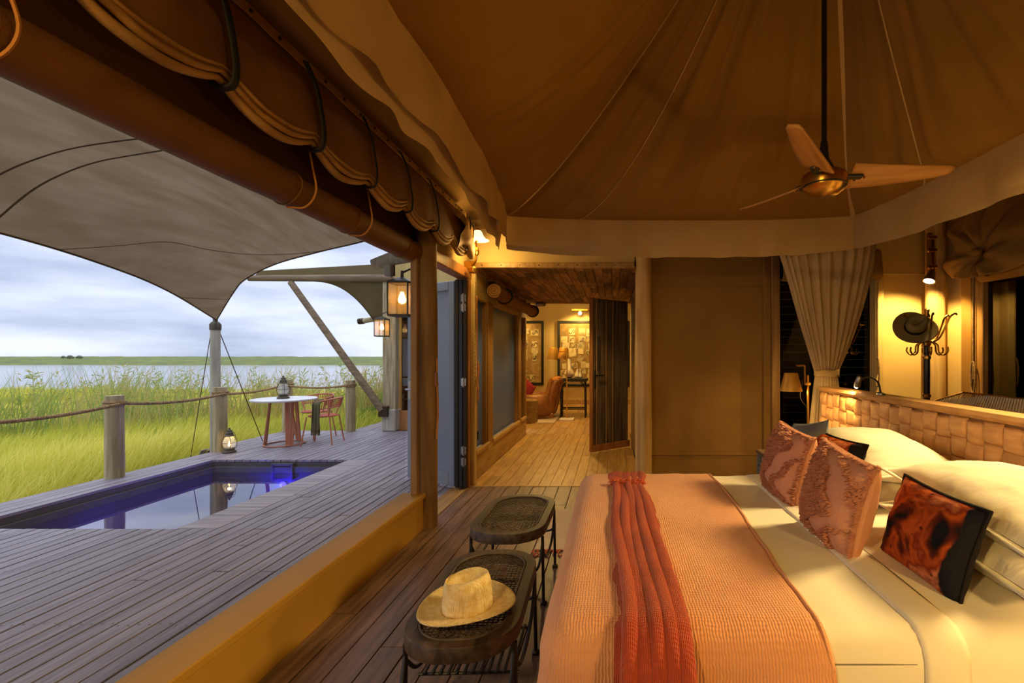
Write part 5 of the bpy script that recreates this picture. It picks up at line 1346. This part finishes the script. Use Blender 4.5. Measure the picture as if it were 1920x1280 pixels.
# ---- cafe table and two terracotta chairs
tb = thing('cafe_table', 'round white-topped outdoor table with slanted terracotta legs', 'table', (-5.30, 7.48, 0))
MB().lathe([(.001, .71), (.44, .71), (.455, .72), (.455, .735), (.445, .74), (.001, .74)], 48).build('tabletop', m_tabletop, tb)
for k in range(3):
    a = R(75 + 120 * k); c, s = math.cos(a), math.sin(a)
    MB().bar((.20 * c, .20 * s, .715), (.265 * c, .265 * s, .0), .065, .022, .004, up=(c, s, 0)).build('leg', m_terra, tb); MB().bar((.17 * c - .08 * s, .17 * s + .08 * c, .715), (.265 * c - .05 * s, .265 * s + .05 * c, .01), .04, .02, .004, up=(c, s, 0)).build('leg', m_terra, tb)
MB().tube([(.275 * math.cos(a), .275 * math.sin(a), .012) for a in np.linspace(0, 2 * PI, 40)[:-1]], .014, 8, closed=True, flat=.7).build('base_ring', m_terra, tb)
def cafe_chair(label, loc, rz):
    t = thing('garden_chair', label, 'chair', loc, rz, 'terracotta garden chairs')      # faces -X
    MB().lathe([(.001, .44), (.20, .44), (.215, .452), (.20, .465), (.001, .462)], 28).build('seat', m_terrac, t)
    for x, y in ((-.17, -.17), (-.17, .17), (.17, -.17), (.17, .17)):
        MB().tube([(x, y, .45), (x * 1.35, y * 1.3, 0)], .011, 8).build('leg', m_terra, t)
    A = np.linspace(-1.75, 1.75, 30)
    top_ = [(.25 * math.cos(a) + .03, .27 * math.sin(a), .74 - .07 * (1 - math.cos(a)) * .6) for a in A]; low = [(.235 * math.cos(a) + .01, .25 * math.sin(a), .60 - .04 * (1 - math.cos(a)) * .6) for a in A]
    MB().tube(top_, .012, 8).build('top_rail', m_terra, t); MB().tube(low, .009, 8).build('lower_rail', m_terra, t)
    for a in (-1.7, -.75, .75, 1.7): MB().tube([(.185 * math.cos(a), .19 * math.sin(a), .45), (.235 * math.cos(a) + .01, .25 * math.sin(a), .60), (.25 * math.cos(a) + .03, .27 * math.sin(a), .735 - .07 * (1 - math.cos(a)) * .6)], .010, 8).build('back_stay', m_terra, t)
    cr_ = MB()
    for i in range(30): cr_.tube([top_[i], low[i]], .006, 5)
    tag(cr_.build('corded_back', m_terrac, t), kind='stuff')
    return t
cafe_chair('terracotta garden chair behind the cafe table', (-5.22, 8.12, 0), R(75))
cafe_chair('terracotta garden chair right of the table with an olive throw', (-4.74, 7.58, 0), R(8))
def thr_(u, v):
    x = .02 + .13 * u; z = .755 - .52 * abs(v) + .0; return Vector((-4.74 + x - .02 + .012 * math.sin(u * 16 + v * 3), 7.36 - .07 * min(1, v * 6) - .012 * math.sin(u * 19), z - .02 * (1 - min(1, v * 6))))
ot = MB().grid(thr_, 26, 24).build('throw_blanket', m_oliveth, smooth=80, thick=.012); tag(ot, 'olive green throw hanging over the arm of the terracotta chair', 'throw')
fg = MB(); r = random.Random(5)
for i in range(26): p = thr_(i / 25, 1); fg.tube([p, p + Vector((r.uniform(-.01, .01), r.uniform(-.01, .01), -.06))], .005, 5)
tag(fg.build('tassels', m_oliveth, ot), kind='stuff')

# ================================================================== LANDSCAPE
gd = MB()
def gz(x, y): return -.62 - .045 * max(0, min(14, max(-x - 7, (y - 9)))) - .02 * nz(x * .3, y * .3)
gd.grid(lambda u, v: (-50 + 49 * u, -4 + 34 * v, gz(-50 + 49 * u, -4 + 34 * v)), 60, 50)
struct('ground', gd, m_earth, 'marshy ground falling from the deck to the water')
struct('river', MB().add([(-300, 8, -1.3), (120, 8, -1.3), (120, 150, -1.3), (-300, 150, -1.3)], [(0, 1, 2, 3)]), m_river, 'broad calm river beyond the grass', smooth=0)
bank = MB(); r = random.Random(3)
bank.grid(lambda u, v: (-330 + 450 * u, 118 + 12 * nz(u * 9, 1) + 60 * v, -1.35 + (.0, 1.25, 1.7, 1.9)[int(v * 3 + .5)] + (.35 * nz(u * 120, v) if v > 0 else 0)), 400, 4)
struct('far_bank', bank, m_bank, 'low grassy far bank along the horizon')
def leaf_cloud(name, label, cat, loc, rad, n, size, mat, seed, stem=None, shape=1.0):
    r = np.random.default_rng(seed); k = r.normal(size=(n, 3)); k /= np.linalg.norm(k, axis=1)[:, None]; k *= (r.random(n) ** (1 / 2.2))[:, None]
    blob = 1 + .35 * np.sin(k[:, 0] * 5 + seed) * np.cos(k[:, 2] * 6 + seed)
    c = k * np.array(rad) * blob[:, None]; c[:, 2] += rad[2] * .9; c[:, 2] = np.maximum(c[:, 2], .02)
    d1 = r.normal(size=(n, 3)); d1 /= np.linalg.norm(d1, axis=1)[:, None]; d2 = np.cross(d1, r.normal(size=(n, 3))); d2 /= np.linalg.norm(d2, axis=1)[:, None]
    s = size * r.uniform(.6, 1.3, n)[:, None]
    V = np.stack([c - d1 * s, c + d2 * s * .45, c + d1 * s, c - d2 * s * .45], 1).reshape(-1, 3); Fc = np.arange(4 * n).reshape(n, 4)
    me = bpy.data.meshes.new(name); me.from_pydata(V.tolist(), [], Fc.tolist()); me.materials.append(mat)
    at_ = me.attributes.new('tone', 'FLOAT', 'POINT'); at_.data.foreach_set('value', np.repeat(r.random(n) * .6 + .4 * np.clip(k[:, 2] * .5 + .5, 0, 1), 4).astype(np.float32))
    return me
for i, (x, y, w) in enumerate(((-147, 124, .28), (-145.2, 124, .42), (-143.9, 125, .36), (-142.3, 124, .25))):
    mb = MB(); mb.sphere((0, 0, .55), 1, 10, 7, (w * 1.9, w, w * 1.1)); mb.sphere((w * 1.6, 0, .4), .7, 8, 6, (w * 1.6, w, w)); mb.sphere((-w * 1.5, 0, .35), .6, 8, 6, (w * 1.7, w, w)); mb.tube([(0, 0, 0), (0, 0, .5)], .08, 6)
    tag(mb.build('distant_tree', m_trees, loc=(x, y, .2)), 'tiny grey green tree far off on the horizon at left', 'tree', 'distant trees on the far bank')
def blades(name, label, cat, mat, xs, ys, hs, ws, seed, lean=.25, wind=(.35, .1), base=None, segs=3, kind='stuff'):
    r = np.random.default_rng(seed); n = len(xs); a = r.uniform(0, 2 * PI, n); b0 = np.array([gz(x, y) for x, y in zip(xs, ys)]) if base is None else np.full(n, base)
    dirx = np.cos(a) * lean + wind[0] * r.uniform(.3, 1.2, n); diry = np.sin(a) * lean + wind[1]
    wa = r.uniform(0, PI, n); wx, wy = np.cos(wa), np.sin(wa) * .6
    V = []; 
    for k in range(segs + 1):
        t = k / segs; q = t ** 1.8; cx_ = xs + dirx * hs * q; cy_ = ys + diry * hs * q; cz_ = b0 + hs * (t - .25 * lean * q)
        w = ws * (1 - t) ** .7
        if k < segs: V += [np.stack([cx_ - wx * w, cy_ - wy * w, cz_], 1), np.stack([cx_ + wx * w, cy_ + wy * w, cz_], 1)]
        else: V += [np.stack([cx_, cy_, cz_], 1)]
    nv = 2 * segs + 1; A = np.stack(V, 1).reshape(-1, 3); F = []; o = np.arange(n) * nv
    loops = []; starts = []; tot = []
    quads = np.stack([np.stack([o + 2 * k, o + 2 * k + 1, o + 2 * k + 3, o + 2 * k + 2], 1) for k in range(segs - 1)], 1).reshape(-1, 4)
    tris = np.stack([o + 2 * (segs - 1), o + 2 * (segs - 1) + 1, o + 2 * segs], 1)
    me = bpy.data.meshes.new(name); me.vertices.add(len(A)); me.vertices.foreach_set('co', A.astype(np.float32).ravel())
    L_ = np.concatenate([quads.ravel(), tris.ravel()]); me.loops.add(len(L_)); me.loops.foreach_set('vertex_index', L_.astype(np.int32))
    st = np.concatenate([np.arange(len(quads)) * 4, len(quads) * 4 + np.arange(len(tris)) * 3]); me.polygons.add(len(st)); me.polygons.foreach_set('loop_start', st.astype(np.int32))
    me.update(calc_edges=True); me.validate(); me.materials.append(mat)
    tone = np.clip(np.array([.5 + .9 * nz(x * .35, y * .35, 4) for x, y in zip(xs, ys)]) * .55 - .12 + r.random(n) * .75, 0, 1)
    at_ = me.attributes.new('tone', 'FLOAT', 'POINT'); at_.data.foreach_set('value', np.repeat(tone, nv).astype(np.float32))
    ob_ = bpy.data.objects.new(name, me); C.objects.link(ob_); return tag(ob_, label, cat, kind=kind)
r = np.random.default_rng(11)
def scatter(n, keep):
    # denser close to the deck, thinning with distance
    y = 3.0 + 25 * r.random(n) ** 1.7; k = r.uniform(.42, 1.48, n); x = -k * y
    x = np.minimum(x, x); m = keep(x, y); return x[m], y[m]
def offdeck(x, y): return ~((x > -6.12) & (y < 7.2)) & ~((x > -6.4) & (y < 8.95)) & ~((x > -5.15) & (y < 10.5))
gx, gy = scatter(150000, offdeck)
dist = np.hypot(gx, gy); hh = r.uniform(.45, .95, len(gx)) * np.array([1 + .35 * nz(a * .5, b * .5, 2) for a, b in zip(gx, gy)])
blades('meadow_grass', 'tall yellow green wind-blown grass filling the marsh beyond the deck', 'grass', m_grass, gx, gy, hh, .004 + .0009 * dist, 5)
sx_, sy_ = scatter(2500, offdeck)
def clump(label, cx_, cy_, rx, n, h0, h1, seed):
    q = np.random.default_rng(seed); n = int(n * .5); x = cx_ + q.normal(0, rx * .5, n); y = cy_ + q.normal(0, rx * .8, n); m = offdeck(x, y); x, y = x[m], y[m]
    h = q.uniform(h0, h1, len(x)) * 1.22; o = blades('reed_clump', label, 'reeds', m_reed, x, y, h, np.full(len(x), .014), seed, lean=.22, wind=(.12, .0), segs=5)
    k = max(5, int(len(x) * .055)); px, py, ph = x[:k], y[:k], h1 * q.uniform(.68, 1.02, k); rep = 24      # leafy, feathery stems standing above the rest
    t = q.uniform(.45, 1.0, k * rep); X, Y, Hh = np.repeat(px, rep), np.repeat(py, rep), np.repeat(ph, rep); b0 = np.array([gz(a_, b_) for a_, b_ in zip(px, py)]); Z = np.repeat(b0, rep) + Hh * t
    an = q.uniform(0, 2 * PI, k * rep); l = q.uniform(.10, .26, k * rep); w = .011
    A = np.stack([X, Y, Z], 1); B = A + np.stack([np.cos(an) * l * .7 + .03, np.sin(an) * l * .7, l * q.uniform(.1, .7, k * rep)], 1); Mi = (A + B) / 2
    sd = np.stack([-np.sin(an) * w, np.cos(an) * w, np.full(k * rep, w)], 1)
    V = np.stack([A, Mi + sd, B, Mi - sd], 1).reshape(-1, 3); F_ = np.arange(4 * k * rep).reshape(-1, 4)
    st = []; sf = []
    for i in range(k):
        n0 = len(st); st += [(px[i] - .006, py[i], b0[i]), (px[i] + .006, py[i], b0[i]), (px[i] + .02, py[i], b0[i] + ph[i])]; sf.append((n0 + len(V), n0 + 1 + len(V), n0 + 2 + len(V)))
    me = bpy.data.meshes.new('reed_leaves'); me.from_pydata(V.tolist() + st, [], F_.tolist() + sf); me.materials.append(m_reed)
    tn = np.concatenate([np.repeat(q.random(k * rep) * .75, 4), np.full(len(st), .6)]); at_ = me.attributes.new('tone', 'FLOAT', 'POINT'); at_.data.foreach_set('value', tn.astype(np.float32))
    lo_ = bpy.data.objects.new('reed_leaves', me); C.objects.link(lo_); lo_.parent = o; lo_['kind'] = 'stuff'
    return o
for (cx_, cy_, rx, n, h0, h1, lb) in ((-13.3, 10.2, .7, 420, 1.1, 1.9, 'tall feathery reeds at the far left edge'), (-13.6, 12.0, .8, 320, 1.2, 2.1, 'reeds left of the nearest rail post'), (-11.9, 11.2, .55, 380, 1.2, 2.1, 'tall reeds rising behind the nearest rail post'),
        (-10.4, 11.2, .9, 700, 1.0, 1.9, 'brownish reeds between the two pool side posts'), (-9.6, 13.0, .9, 900, 1.0, 1.9, 'reeds behind the sail pole'), (-6.8, 12.6, .9, 900, 1.0, 1.9, 'reeds right of the cafe table'), (-5.9, 12.4, .8, 700, 1.3, 2.0, 'reeds near the grey corner post'), (-14.9, 14.2, .7, 420, .9, 1.7, 'sparse reeds by the water between the rail posts')):
    clump(lb, cx_, cy_, rx, n, h0, h1, int(n + cx_ * 10) % 991 + 3)
for i, (x, y, rad, n, lb) in enumerate(((-5.35, 11.2, (.65, .6, .65), 2600, 'leafy green shrub beyond the slanting brace'), (-5.75, 10.3, (.5, .45, .30), 1400, 'low leafy shrub at the deck edge under the brace'))):
    me = leaf_cloud('leafy_shrub', lb, 'shrub', None, rad, n, .045, m_bush, 5 + i); o = bpy.data.objects.new('leafy_shrub', me); C.objects.link(o); o.location = (x, y, gz(x, y)); tag(o, lb, 'shrub')
